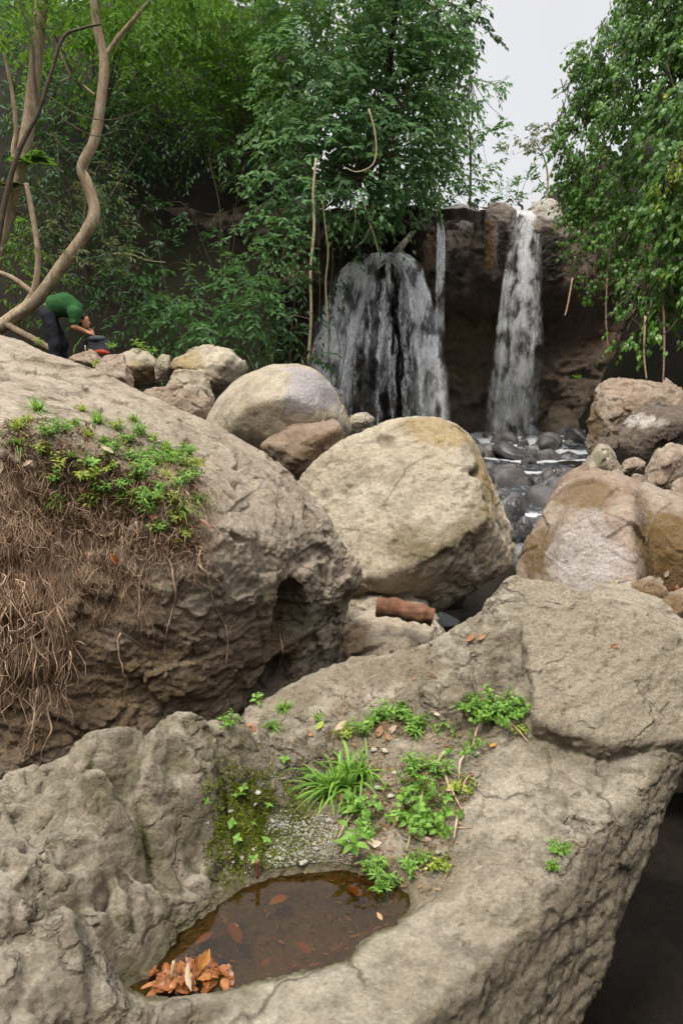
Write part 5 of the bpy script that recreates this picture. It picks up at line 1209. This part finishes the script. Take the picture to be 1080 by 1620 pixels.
# ---- small plants
def plant(label, base, up, kind, size, mat, name='plant', group=None, cat='plant'):
    up = up * .35 + np.array([0, -.05, .9]); up /= np.linalg.norm(up)
    root = empty(name, base); tag(root, label, cat, group)
    Ps, Ds, Ns, Ls, Ws, st = [], [], [], [], [], []
    if kind == 'grass':
        for _ in range(int(60)):
            d = up * RG.uniform(.4, 1.2) + unit(1)[0] * .8; d[2] = abs(d[2]); d /= np.linalg.norm(d); l = size * RG.uniform(.5, 1.2); b = base + unit(1)[0] * size * .12 * (1, 1, 0)
            t = np.linspace(0, 1, 7); P = b + d * t[:, None] * l; P[:, 2] -= .5 * l * t ** 2.2
            S = np.cross(d, [0, 0, 1.]); S /= np.linalg.norm(S) + 1e-6; w_ = size * .022 * (1 - t ** 2) + .0003
            V = np.concatenate([P + S * w_[:, None], P - S * w_[:, None]]); i = np.arange(6); Q = np.stack([i, i + 1, i + 8, i + 7], 1); st.append((V, Q))
        V, Q = merge(st); mesh_np('blades', V, Q, mat, root, attrs={'rnd': np.repeat(RG.random(len(st)), 14)}); return root
    ns, lp, ll, lw, spread = {'sprout': (1, 4, .55, .36, .3), 'leafy': (9, 9, .28, .12, 1.0), 'broad': (3, 6, .5, .2, .7), 'clover': (18, 4, .19, .15, 1.2), 'bushy': (34, 11, .14, .11, 1.05), 'lance': (9, 10, .30, .07, .8)}[kind]
    for _ in range(ns):
        d = up + unit(1)[0] * spread * .7; d[2] = max(d[2], .15); d /= np.linalg.norm(d); l = size * RG.uniform(.55, 1.1)
        t = np.linspace(0, 1, 6); b = base + unit(1)[0] * (1, 1, 0) * size * (.2 if ns > 4 else .03)
        P = b + d * t[:, None] * l; P[:, 2] -= .25 * l * t ** 2 * (spread > .5); st.append(tube(P, np.linspace(size * .016, size * .008, 6), 4, False))
        tl = np.linspace(.35, 1, lp) if kind not in ('sprout', 'clover') else np.full(lp, 1.)
        for k, tk in enumerate(tl):
            q = P[0] + (P[-1] - P[0]) * tk; q = P[min(5, int(tk * 5))]
            a = k * (2.4 if kind not in ('sprout', 'clover') else 6.283 / lp) + RG.uniform(-.3, .3)
            e1 = np.cross(d, [.3, .9, .1]); e1 /= np.linalg.norm(e1); e2 = np.cross(d, e1)
            D = e1 * math.cos(a) + e2 * math.sin(a) + d * RG.uniform(.1, .55)
            Ps.append(q); Ds.append(D); Ns.append(d + .3 * unit(1)[0]); Ls.append(size * ll * RG.uniform(.7, 1.15)); Ws.append(size * lw)
    V, Q = merge(st); mesh_np('stems', V, Q, M_gstem, root)
    Ws = np.array(Ws) * RG.uniform(.8, 1.1, len(Ws))
    leafmesh('leaves', np.array(Ps), np.array(Ds), np.array(Ns), np.array(Ls), Ws, mat, root, kind='t', fold=.25, curl=.2)
    return root
M_gstem = simple_mat('green_stem', (.13, .20, .04), .6, .4, 30)
GH = 'green plants in the hollow of the foreground boulder'
PL = [(380, 1278, 'sprout', .035, L_fresh, 'bright sprout on the moss, highest of the left ones'), (388, 1262, 'sprout', .03, L_fresh, 'bright sprout touching the highest one from behind'), (368, 1312, 'sprout', .028, L_fresh, 'bright sprout at the left of the moss, midway down'),
      (378, 1340, 'sprout', .028, L_fresh, 'bright sprout on the lower moss, left one'), (418, 1340, 'sprout', .028, L_fresh, 'bright sprout on the lower moss beside a whitish pebble'), (453, 1218, 'sprout', .035, L_fresh, 'sprout with spread leaves right below the small block'), (324, 1275, 'sprout', .022, L_fresh, 'tiny sprout in a cleft at the left end of the hollow'),
      (402, 1370, 'sprout', .025, L_fresh, 'tiny sprout beside the reddish twig at the pool'), (487, 1235, 'sprout', .03, L_fresh, 'little sprout left of the grass tuft'), (400, 1308, 'sprout', .018, L_fresh, 'very small sprout between moss pebbles'), (425, 1285, 'sprout', .02, L_fresh, 'very small sprout under the flat grey pebble'),
      (366, 1143, 'leafy', .04, L_fresh, 'small plant rooted where the lumpy lobe meets the small block'), (410, 1112, 'broad', .045, L_fresh, 'lone seedling with two upright leaves on the far rim'), (450, 1122, 'grass', .06, L_fresh, 'fine feathery grass tuft on the far rim beside the block'), (430, 1150, 'grass', .04, L_fresh, 'short fine grass just in front of the block'),
      (548, 1245, 'grass', .17, L_fresh, 'largest grass tuft spreading in the centre of the hollow'), (520, 1255, 'grass', .13, L_fresh, 'grass tuft leaning left of the largest one'), (575, 1225, 'grass', .13, L_fresh, 'grass tuft right of the largest one'), (600, 1140, 'leafy', .08, L_fresh, 'leafy plant at the far side of the hollow over the litter'), (655, 1160, 'lance', .08, L_fresh, 'narrow-leaved plant left of the pale outcrop'),
      (575, 1160, 'lance', .07, L_fresh, 'narrow-leaved plant at the far side beside the brown litter'), (640, 1140, 'leafy', .07, L_fresh, 'small leafy plant touching the outcrop'), (545, 1165, 'leafy', .05, L_yel, 'small yellowish plant at the far left of the litter'), (505, 1140, 'leafy', .04, L_fresh, 'low plant behind the block'), (560, 1290, 'broad', .08, L_fresh, 'broad-leaved plant below the grass tuft'),
      (590, 1290, 'clover', .07, L_fresh, 'clover-like patch below the largest pebble'), (655, 1280, 'clover', .09, L_fresh, 'wide clover-like patch right of centre'), (700, 1285, 'clover', .08, L_fresh, 'clover-like patch by the twigs'), (675, 1315, 'leafy', .08, L_fresh, 'leafy plant at the lower edge of the clover'), (548, 1345, 'broad', .075, L_fresh, 'broad pale green leaves close to the far bank of the pool'), (640, 1300, 'leafy', .06, L_fresh, 'leafy plant with a dead leaf at its foot'),
      (585, 1320, 'leafy', .05, L_fresh, 'small leafy plant above the pool end'), (592, 1385, 'lance', .07, L_fresh, 'plant at the water edge leaning over the pool'), (610, 1405, 'lance', .055, L_fresh, 'trailing shoot hanging over the right end of the pool'), (655, 1370, 'leafy', .055, L_fresh, 'small plant right of the pool between grey stones'), (695, 1375, 'leafy', .05, L_yel, 'rightmost little plant near the pool'), (648, 1395, 'sprout', .02, L_fresh, 'tiny pair of leaves at the right tip of the pool'),
      (735, 1190, 'clover', .06, L_fresh, 'small clover-like plant by the blue-grey stone'), (700, 1230, 'lance', .07, L_fresh, 'plant growing among the twigs'), (660, 1225, 'lance', .08, L_fresh, 'arching plant left of the twigs'), (650, 1250, 'leafy', .06, L_fresh, 'leafy plant between the clover and the arching plant'), (700, 1155, 'clover', .035, L_fresh, 'tiny clover under the pale outcrop'), (730, 1250, 'leafy', .05, L_yel, 'yellowish plant at the right of the twigs'),
      (780, 1135, 'bushy', .105, L_fresh, 'bushy parsley-like plant at the foot of the peak, the fullest of all'), (812, 1130, 'bushy', .07, L_fresh, 'right half of the bushy green clump under the ridge'), (745, 1118, 'bushy', .05, L_fresh, 'small bushy plant left of the parsley-like clump'), (825, 1160, 'leafy', .04, L_yel, 'yellowish seedlings in the shade beside the parsley-like clump'),
      (884, 1345, 'bushy', .035, L_fresh, 'small green plant growing in the crack of the steep side'), (876, 1375, 'leafy', .03, L_fresh, 'seedling just below the plant in the crack')]
for px, py, kd, sz, mt, lb in PL:
    p, n_ = hit(px, py)
    if p is not None: plant(lb, p - n_ * .004, n_, kd, sz * 1.45, mt, group=GH)
GL_ = 'dead leaves on the foreground boulder'
DL = [(540, 1152, L_palebrown, .06, 'pale upright dead leaf at the far side of the hollow'), (520, 1158, L_dead, .05, 'brown dead leaf left of the pale upright one'), (505, 1150, L_yel, .05, 'yellowish fallen leaf behind the block'), (492, 1160, L_dead, .05, 'brown leaf close to the block'), (610, 1172, L_dead, .06, 'brown leaf in the litter behind the two grey stones'), (600, 1160, L_dead, .05, 'curled leaf in the litter under the far leafy plant'),
      (622, 1158, L_palebrown, .05, 'pale leaf in the litter between two plants'), (590, 1150, L_red, .05, 'reddish leaf in the litter at the far side'), (538, 1270, L_dead, .065, 'large red-brown leaf under the grass tuft'), (587, 1338, L_palebrown, .06, 'pink-brown leaf standing right of the broad pale leaves'), (575, 1300, L_palebrown, .05, 'cream leaf lying in the broad-leaved plant'), (632, 1306, L_dead, .055, 'rust-brown leaf between clover patches'),
      (650, 1295, L_palebrown, .04, 'thin pale leaf on the clover'), (712, 1255, L_palebrown, .06, 'pale dead leaf at the lower end of the twigs'), (672, 1330, L_palebrown, .045, 'straw-coloured leaf under the lower leafy plant'), (690, 1295, L_palebrown, .05, 'straw-coloured leaf in front of the twigs'), (656, 1228, L_dead, .05, 'dark brown leaf under the arching plant'), (400, 1155, L_red, .035, 'reddish leaf fragment at the far left of the hollow'),
      (395, 1150, L_dead, .035, 'brown leaf fragment beside the reddish one'), (779, 1183, L_orange if 'L_orange' in globals() else L_red, .035, 'single bright orange leaf on the right of the hollow'), (681, 1071, L_red, .035, 'red curled leaf alone on the far slab'), (655, 1075, L_dead, .02, 'small pinkish leaf left of the red curled one'), (745, 1011, L_dead, .05, 'thin orange-brown litter leaf in the groove below the peak'), (760, 1008, L_dead, .045, 'second litter leaf in the groove below the peak'),
      (970, 1022, L_dead, .03, 'tiny brown leaf stuck on the sloping roof of the slab'), (690, 1130, L_palebrown, .03, 'small pale leaf left of the outcrop'), (302, 1605, L_palebrown, .035, 'single pale leaf on the front rim below the leaf heap')]
for px, py, mt, L, lb in DL:
    p, n_ = hit(px, py)
    if p is not None: leaf_at(p, n_ + .5 * unit(1)[0], lb, mt, L, L * RG.uniform(.4, .6), GL_, lift=.010, rnd=.97 if 'orange leaf' in lb else None)
# twigs and dry stalks
GT = 'dry stalks lying in the hollow'
TW = [((712, 1190), (690, 1215), .006, 'thick pale stalk at the top of the twig bundle'), ((703, 1220), (714, 1262), .006, 'straw-coloured thick stalk in the twig bundle'), ((735, 1200), (728, 1235), .005, 'short stalk right of the bundle'), ((715, 1240), (735, 1290), .003, 'thin brown stalk pointing to the right plants'), ((770, 1130), (745, 1190), .003, 'brown stalk hanging from the bushy plant'),
      ((808, 1145), (835, 1175), .003, 'pale bent stalk right of the bushy plant'), ((670, 1250), (672, 1290), .003, 'upright thin stalk left of the bundle'), ((560, 1290), (535, 1330), .004, 'brown stalk below the grass tuft'), ((650, 1310), (640, 1345), .004, 'pale stalk beside the rust-brown leaf'), ((725, 1295), (715, 1330), .005, 'broad straw lying in front of the bundle'), ((690, 1205), (650, 1225), .003, 'dark stalk crossing under the arching plant'),
      ((690, 1320), (745, 1310), .002, 'thin straw near the right rim of the hollow'), ((660, 1180), (680, 1250), .002, 'long thin stalk arching over the pebbles'), ((730, 1260), (750, 1225), .002, 'thin reddish stalk by the round stone')]
for (a, b_, r, lb) in TW:
    p, n1 = hit(*a); q, n2 = hit(*b_)
    if p is None or q is None: continue
    V, Q = tube(spline([p + n1 * r * 2, (p + q) / 2 + (n1 + n2) * RG.uniform(.006, .018), q + n2 * r * 2], 8), np.linspace(r, r * .6, 8), 6)
    tag(mesh_np('stalk', V, Q, M_stem if r > .0035 else M_root), lb, 'stalk', GT)

# ---- rotten log on the low rock
lg = [PY(596, 962, 4.62), PY(625, 966, 4.60), PY(655, 972, 4.58), PY(684, 979, 4.57)]
Yl = bvh('perch'); lift = 0
for q in lg:
    r = Yl.ray_cast(Vector((q[0], q[1], 3)), Vector((0, 0, -1)))
    if r[0] is not None: lift = max(lift, r[0].z + .045 - q[2])
m = rock_mat('rotten_wood', (.05, .022, .012), (.20, .075, .035), (.34, .18, .10), scale=2.5, stretch=(.5, 2, 2), bump=.9, rough=.7)
ax = spline(lg, 30)
V, Q = tube(ax, .056 + .004 * np.sin(np.arange(30) * .9), 20, False)
cen = np.repeat(ax, 20, 0); rd = V - cen; V = cen + rd * (1 + .22 * fbm(V * 14, 3, 5)[:, None] + .10 * fbm(V * 40, 2, 6)[:, None])
V = V + (0, 0, max(lift + .012, 0)); ax = ax + (0, 0, max(lift + .012, 0))
root = empty('log', ax[15]); tag(root, 'rotten red-brown log chunk lying on the low rock below the tan boulder', 'log')
z0 = {k: np.zeros(len(V)) for k in ('m1', 'm2', 'm3')}
mesh_np('bark', V, Q, m, root, attrs=z0)
V2, Q2 = tube(ax[1:-2], .040, 14); cen = V2; 
mesh_np('heartwood', V2, Q2, simple_mat('rotten_heart', (.05, .025, .015), .95), root)

# ---- left boulder: root mat, litter, plants
rt = []
def drape(px, py, L, wob=.5, off=.02):
    P = []; x, y = px, py; dx = RG.normal(0, .25)
    for k in range(10):
        p, n_ = hit(x, y, 'left')
        if p is None: break
        o_ = off * (.4 + .6 * math.sin(k * .8 + px)) ; P.append(p + n_ * max(o_, .003)); y += L / 9; dx = dx * .7 + RG.normal(0, wob); x += dx * L / 30
    return np.array(P)
for i in range(800):
    u = RG.random(); px = RG.uniform(-30, 335)
    top = 690 + .22 * max(px, 0) if px > 30 else 720
    py = RG.uniform(top, top + 130); L = RG.uniform(50, 170) * (1.25 if px < 150 else .8)
    if u < .25 and px < 240: py += 80; L *= 1.2
    if 130 < px < 330 and py > 790 and RG.random() < .5: continue
    if px > 250 and RG.random() < (px - 250) / 110: continue
    P = drape(px, py, L, .95, RG.uniform(.008, .05))
    if len(P) > 4: rt.append(tube(spline(P, 14), np.linspace(RG.uniform(.0007, .0026), .0007, 14), 3, False))
for i in range(260):                                   # sideways rootlets
    P = drape(RG.uniform(-20, 320), RG.uniform(720, 880), RG.uniform(15, 60), 2.6, RG.uniform(.02, .06))
    if len(P) > 4: rt.append(tube(spline(P, 12), .0013, 3, False))
for i in range(90):
    P = drape(RG.uniform(-30, 110), RG.uniform(900, 1040), RG.uniform(80, 180), .9, RG.uniform(.02, .12))
    if len(P) > 4: rt.append(tube(spline(P, 14), np.linspace(.003, .001, 14), 3, False))
V, Q = merge(rt); tag(mesh_np('root_mat', V, Q, M_root, loc=(0, 0, 0)), kind='stuff')
# crumbly dark humus the plants grow in
Ph = []
V, Q = ROCKS['left']
GR = 'longer roots hanging on the left boulder'
for (px, py, L, lb) in [(480/2.5+0, 1000, 90, 'thin pale root below the right end of the root mat'), (315, 870, 170, 'single long root on the bare rock right of the mat'), (250, 850, 190, 'thick dark root hanging lowest from the centre of the mat'), (215, 830, 150, 'forked brown root left of the thick dark one'), (60, 1090, 110, 'pale curved root low at the left, above the foreground boulder'),
                        (80, 1110, 100, 'pale root crossing the curved one low at the left'), (12, 960, 150, 'root arching at the left edge of the picture'), (443, 1005, 60, 'pale root in the dark hollow of the left boulder')]:
    P = drape(px, py, L, .8, .03)
    if len(P) > 4:
        V, Q = tube(spline(P, 20), np.linspace(.006, .002, 20), 6); tag(mesh_np('hanging_root', V, Q, M_root), lb, 'root', GR)
hp, hd, hn = [], [], []
for i in range(5200):
    px = RG.uniform(5, 322); py = RG.uniform(665, 900)
    top = 640 + .25 * px if px > 60 else 665; bot = 800 + .27 * px - 60 * (px < 60)
    if py < top or py > bot or vnoise(np.array([[px * .03, py * .03, 0]]), 3)[0] < -.35: continue
    p, n_ = hit(px, py, 'left')
    if p is None: continue
    hp.append(p + n_ * RG.uniform(0, .035)); hd.append(unit(1)[0] + (0, 0, -.8)); hn.append(n_ + .7 * unit(1)[0])
hp = np.array(hp); L_litter = leaf_mat('leaf_litter', (.05, .03, .018), (.12, .07, .04), (.24, .15, .09), .1, .9)
tag(leafmesh('litter', hp, np.array(hd), np.array(hn), RG.uniform(.015, .05, len(hp)), .008, L_litter, loc=(0, 0, 0)), kind='stuff')
GB_ = 'green plants rooted on the left boulder'
places = [(45, 668), (60, 648), (75, 690), (28, 680), (100, 685), (120, 672), (140, 690), (155, 668), (168, 700), (190, 680), (205, 700), (225, 690), (245, 700), (262, 712), (282, 725), (300, 742), (215, 735), (235, 750), (262, 755), (285, 770), (245, 785), (268, 800), (225, 800), (288, 805), (180, 745), (150, 740), (120, 725), (98, 745), (95, 790), (105, 815), (150, 800), (200, 770), (175, 720), (250, 735), (270, 735), (300, 720), (292, 850), (305, 765), (310, 790), (275, 825), (255, 845), (235, 815), (70, 720), (30, 705), (85, 760), (140, 760), (190, 795), (160, 780), (210, 790), (240, 725), (220, 760), (130, 650), (212, 665)]
adj = ['left edge', 'upper left', 'upper middle', 'upper right', 'far right']
LP = []
for i, (px, py) in enumerate(places):
    p, n_ = hit(px, py, 'left')
    if p is None: continue
    kd = ['leafy', 'lance', 'lance', 'grass', 'leafy'][i % 5]; 
    if (px, py) in ((60, 648), (45, 668), (140, 690), (120, 672), (155, 668), (130, 650), (212, 665)): kd = 'grass'
    col = 'yellow-green' if i % 3 == 0 else 'fresh green'
    ver = 'topping' if py < 700 else 'high on' if py < 745 else 'halfway down' if py < 795 else 'low on'
    kn = {'grass': 'feathery tuft', 'leafy': 'leafy plant', 'lance': 'narrow-leaved plant'}[kd]
    LP.append((px, '%s %s %s the root mat' % (col, kn, ver), p - n_ * .002, n_ * .8, kd, RG.uniform(.08, .13), L_yel if i % 3 == 0 else L_fresh))
ords = ['leftmost', 'second from left', 'third from left', 'fourth from left', 'fifth from left', 'sixth from left', 'seventh from left', 'eighth from left']
LP.sort(key=lambda q: q[0]); cn = {}
for q in LP: cn[q[1]] = cn.get(q[1], 0) + 1
sn2 = {}
for q in LP:
    k_ = sn2.get(q[1], 0); sn2[q[1]] = k_ + 1
    plant(q[1] + (', ' + ords[k_] + '' if cn[q[1]] > 1 else ''), q[2], q[3], q[4], q[5], q[6], group=GB_)
GLL = 'dead leaves caught in the root mat'
for (px, py, mt, L, lb) in [(118, 715, L_palebrown, .07, 'tan leaf high in the mat among the feathery tufts'), (52, 737, L_palebrown, .05, 'whitish leaf at the left of the root mat'), (285, 758, L_dead, .07, 'red-brown leaf near the upper right of the mat'), (318, 838, L_red, .08, 'long red-brown leaf at the right edge of the mat'), (290, 815, L_dead, .06, 'brown leaf above the long red-brown one'), (206, 832, L_palebrown, .05, 'whitish round leaf in the lower middle of the mat'),
                            (180, 858, L_palebrown, .07, 'pale grey leaf at the bottom of the mat'), (170, 838, L_palebrown, .06, 'pale leaf left of the whitish round one'), (185, 880, L_red, .06, 'reddish leaf lowest in the mat'), (228, 872, L_palebrown, .06, 'pinkish pale leaf at the lower right of the mat'), (283, 850, L_yel, .045, 'small yellow-green fallen leaf at the lower right'), (165, 720, L_palebrown, .06, 'pale leaf under the top of the mat, middle'),
                            (180, 705, L_palebrown, .05, 'pinkish leaf between two plants at the top of the mat'), (130, 770, L_dead, .05, 'brown leaf in the centre of the roots'), (8, 735, L_palebrown, .07, 'pale leaf at the very left edge of the mat'), (290, 700, L_palebrown, .04, 'tiny pale leaf at the top right of the mat'), (250, 820, L_dead, .05, 'brown leaf under the right-hand plants')]:
    p, n_ = hit(px, py, 'left')
    if p is not None: leaf_at(p, n_ + .5 * unit(1)[0], lb, mt, L, L * .45, GLL, lift=.04)
# litter in the rusty pocket of the right boulder
for px, py, mt, lb in [(1055, 908, L_palebrown, 'upper whitish fallen leaf on the rusty flank of the right boulder'), (1045, 918, L_palebrown, 'lower whitish fallen leaf on the rusty flank of the right boulder'), (1062, 945, L_red, 'reddish leaf at the foot of the rusty flank, right one'),
                       (1040, 950, L_red, 'reddish leaf at the foot of the rusty flank, left one'), (1050, 958, L_dead, 'brown leaf lowest on the rusty flank of the right boulder'), (1070, 930, L_dead, 'brown leaf nearest the picture edge on the rusty flank'), (1030, 940, L_dead, 'brown leaf on the rusty flank farthest from the picture edge')]:
    p, n_ = hit(px, py, 'right')
    if p is not None: leaf_at(p, n_, lb, mt, .06, .035, 'leaves on the rusty flank of the right boulder', lift=.015)
# sprouts on the bank stones
def sprig(px, py, Y, kd, sz, mt, lb): plant(lb, PY(px, py, Y), np.array([0, 0, 1.]), kd, sz, mt)
sprig(222, 558, 11.2, 'broad', .22, L_fresh, 'leafy sprout shining on top of the low brown boulder')
sprig(240, 562, 11.2, 'broad', .15, L_fresh, 'smaller sprout right of the shining one, same boulder')
sprig(176, 553, 11.6, 'leafy', .15, L_fresh, 'little sprout behind the tilted pocked stone')
sprig(62, 548, 11.0, 'broad', .15, L_fresh, 'small seedling behind the crest of the left boulder, under the person')
sprig(155, 582, 10.9, 'leafy', .18, L_yel, 'yellowish weed between the flat brown rock and the tilted stone')
sprig(215, 630, 9.8, 'leafy', .12, L_yel, 'small weed in the joint of the wedge-shaped rock')
sprig(912, 600, 11.9, 'leafy', .10, L_fresh, 'tiny weed beside the top of the reddish boulder')

# ================================================================ PERSON
YP = 12.0
def J(px, py, dy=0): return PY(px, py, YP + dy)
def cap(P, a, b, ra, rb):
    ab = b - a; t = np.clip(((P - a) @ ab) / (ab @ ab), 0, 1); return np.linalg.norm(P - a - t[:, None] * ab, axis=1) - (ra + (rb - ra) * t)
def union(P, caps, k=.03):
    v = None
    for c_ in caps:
        d = ellip(P, c_[0], c_[1]) if len(c_) == 2 else cap(P, *c_)
        v = d if v is None else smin(v, d, k)
    return v
gz = float(zt(np.array([-4.35]), np.array([12.0]))[0])
hipL, hipR = J(77, 499, -.09), J(77, 499, .09)
footz = min(gz, hipL[2] - .82) if gz < hipL[2] - .6 else hipL[2] - .86
spine = [J(77, 495), J(88, 484), J(103, 482), J(116, 489)]
shL, shR = J(119, 495, -.17), J(119, 495, .17)
elL, elR = J(118, 517, -.20), J(121, 512, .20)
wrL, wrR = J(137, 525, -.12), J(139, 521, .10)
neck, head = J(124, 497), J(131, 507)
def foot(h, dx): return np.array([h[0] + dx, h[1], footz])
body = []
for hp_, dx in ((hipL, .02), (hipR, .12)):
    kn = hp_ + np.array([.05 + dx, 0, -.42]); an = foot(hp_, dx) + (0, 0, .07)
    body += [(hp_, kn, .085, .06), (kn, an, .06, .04), (an + (0, 0, -.03), an + (.15, 0, -.04), .04, .03)]
body += [(spine[0], spine[1], .125, .13), (spine[1], spine[2], .125, .14), (spine[2], spine[3], .14, .12), (spine[3], neck, .07, .055), (neck, head, .055, .06), (shL, shR, .07, .07)]
def hand(w, e, s):
    d = (w - e); d /= np.linalg.norm(d); side = np.array([0, 1., 0]); c_ = [(w, w + d * .07, .028, .034)]
    for k, (o_, l) in enumerate(((-.03, .065), (-.01, .078), (.01, .072), (.028, .055))):
        b0 = w + d * .07 + side * o_; m0 = b0 + d * l * .5; c_ += [(b0, m0, .010, .009), (m0, m0 + d * l * .35 + np.array([0, 0, -l * .4]), .009, .007)]
    th0 = w + d * .02 + side * -.03 * s; c_ += [(th0, th0 + d * .03 + side * -.025 * s, .011, .010), (th0 + d * .03 + side * -.025 * s, th0 + d * .06 + side * -.028 * s + np.array([0, 0, -.01]), .010, .008)]
    return c_
arms = []
for s_, e_, w_, sg in ((shL, elL, wrL, 1), (shR, elR, wrR, -1)): arms += [(s_, e_, .052, .042), (e_, w_, .042, .028)] + hand(w_, e_, sg)
hd_ = [(head, (.095, .075, .10)), (head + (.03, 0, -.06), (.06, .055, .07)), (head + (.09, 0, -.03), head + (.105, 0, -.045), .014, .012), (head + (0, -.075, 0), (.02, .012, .03)), (head + (0, .075, 0), (.02, .012, .03)), (head + (.075, 0, -.075), head + (.08, 0, -.08), .018, .016)]
allc = body + arms + hd_
lo = np.array([min(c_[0][i] for c_ in allc) for i in range(3)]) - .25; hi = np.array([max(c_[0][i] for c_ in allc) for i in range(3)]) + .3
person = empty('person', (hipL[0], YP, footz)); tag(person, 'person in a green T-shirt and dark trousers bending far forward with both arms reaching down', 'person')
M_skin = simple_mat('skin', (.45, .22, .13), .55, .15, 8, .1); M_shirt = simple_mat('green_cloth', (.022, .095, .024), .9, .25, 10, .4); M_trous = simple_mat('dark_cloth', (.022, .022, .03), .9, .3, 10, .4); M_hair = simple_mat('black_hair', (.012, .01, .009), .6, .4, 60, .6)
def sdfmesh(name, F, h, mat, disp=None, lo_=None, hi_=None):
    V, Q, N = solid(F, lo if lo_ is None else lo_, hi if hi_ is None else hi_, h, 1, disp); return mesh_np(name, V, Q, mat, person)
sdfmesh('body', lambda P: union(P, body + arms + hd_, .018), .016, M_skin)
tors = body[6:10]
sl = [(shL, shL + (elL - shL) * .62, .075, .068), (shR, shR + (elR - shR) * .62, .075, .068)]
sdfmesh('shirt', lambda P: smax(union(P, [(a, b_, r1 + .022, r2 + .022) for a, b_, r1, r2 in body[6:9]] + [(shL, shR, .095, .095)] + sl, .05), (spine[0][0] + .0 - P[:, 0]) + .0, .02), .022, M_shirt, lambda V, N: .008 * fbm(V * 9, 3, 2))
sdfmesh('trousers', lambda P: smax(union(P, [(a, b_, r1 + .02, r2 + .03) for a, b_, r1, r2 in (body[0], body[1], body[3], body[4])] + [(spine[0], spine[0] + (.02, 0, .0), .14, .14)], .05), .12 + footz - P[:, 2], .02), .022, M_trous, lambda V, N: .008 * fbm(V * 9, 3, 3))
sdfmesh('hair', lambda P: smax(ellip(P, head + (-.012, 0, .012), np.array((.105, .088, .108))), (P[:, 0] - head[0] - .035) * .9 - (P[:, 2] - head[2]) * .45, .01), .014, M_hair, lambda V, N: .004 * fbm(V * 30, 2, 3), head - .2, head + .2)
for sg, hp_ in ((-1, hipL), (1, hipR)):
    pass
for an_ in (body[2], body[5]):
    sdfmesh('shoe', lambda P: smax(union(P, [(an_[0], an_[1], .055, .045)], .02), footz - P[:, 2], .01), .016, M_trous, None, an_[0] - .15, an_[0] + .32)
# things the person reaches for
c0 = PY(158, 546, 11.9)
bag = empty('backpack', c0 + (0, 0, -.25)); tag(bag, 'dark backpack with a faded blue-grey top lying in front of the bending person', 'backpack')
f = lambda P: smin(ellip(P, c0 + (0, 0, -.08), np.array((.20, .14, .20))), ellip(P, c0 + (.05, -.12, -.14), np.array((.12, .07, .10))), .04)
V, Q, N = solid(f, c0 - .4, c0 + .4, .025, 1, lambda V, N: .012 * fbm(V * 8, 3, 4)); mesh_np('sack', V, Q, M_trous, bag)
f = lambda P: ellip(P, c0 + (-.02, -.02, .09), np.array((.13, .11, .05)))
V, Q, N = solid(f, c0 - .3, c0 + .3, .02, 1, lambda V, N: .008 * fbm(V * 12, 3, 5)); mesh_np('top_flap', V, Q, simple_mat('faded_cloth', (.05, .065, .075), .9), bag)
V, Q = tube(spline([c0 + (-.15, -.05, .1), c0 + (-.24, -.1, .0), c0 + (-.18, -.1, -.18)], 10), .012, 6); mesh_np('strap', V, Q, M_trous, bag)
c1 = PY(158, 556, 11.3)
f = lambda P: smin(ellip(P, c1 + (0, 0, 0), np.array((.07, .05, .025))), ellip(P, c1 + (.07, .0, -.02), np.array((.07, .06, .03))), .03)
V, Q, N = solid(f, c1 - .25, c1 + .25, .014, 1, lambda V, N: .012 * fbm(V * 14, 3, 6)); tag(mesh_np('cloth', V, Q, simple_mat('red_cloth', (.35, .045, .02), .8, .5, 20)), 'crumpled orange-red cloth on the stones in front of the backpack', 'cloth')
V, Q = tube([PY(135, 546, 11.3), PY(136, 560, 11.3)], .008, 6); tag(mesh_np('stick', V, Q, M_stem), 'short white stick standing between the person and the red cloth', 'stick')
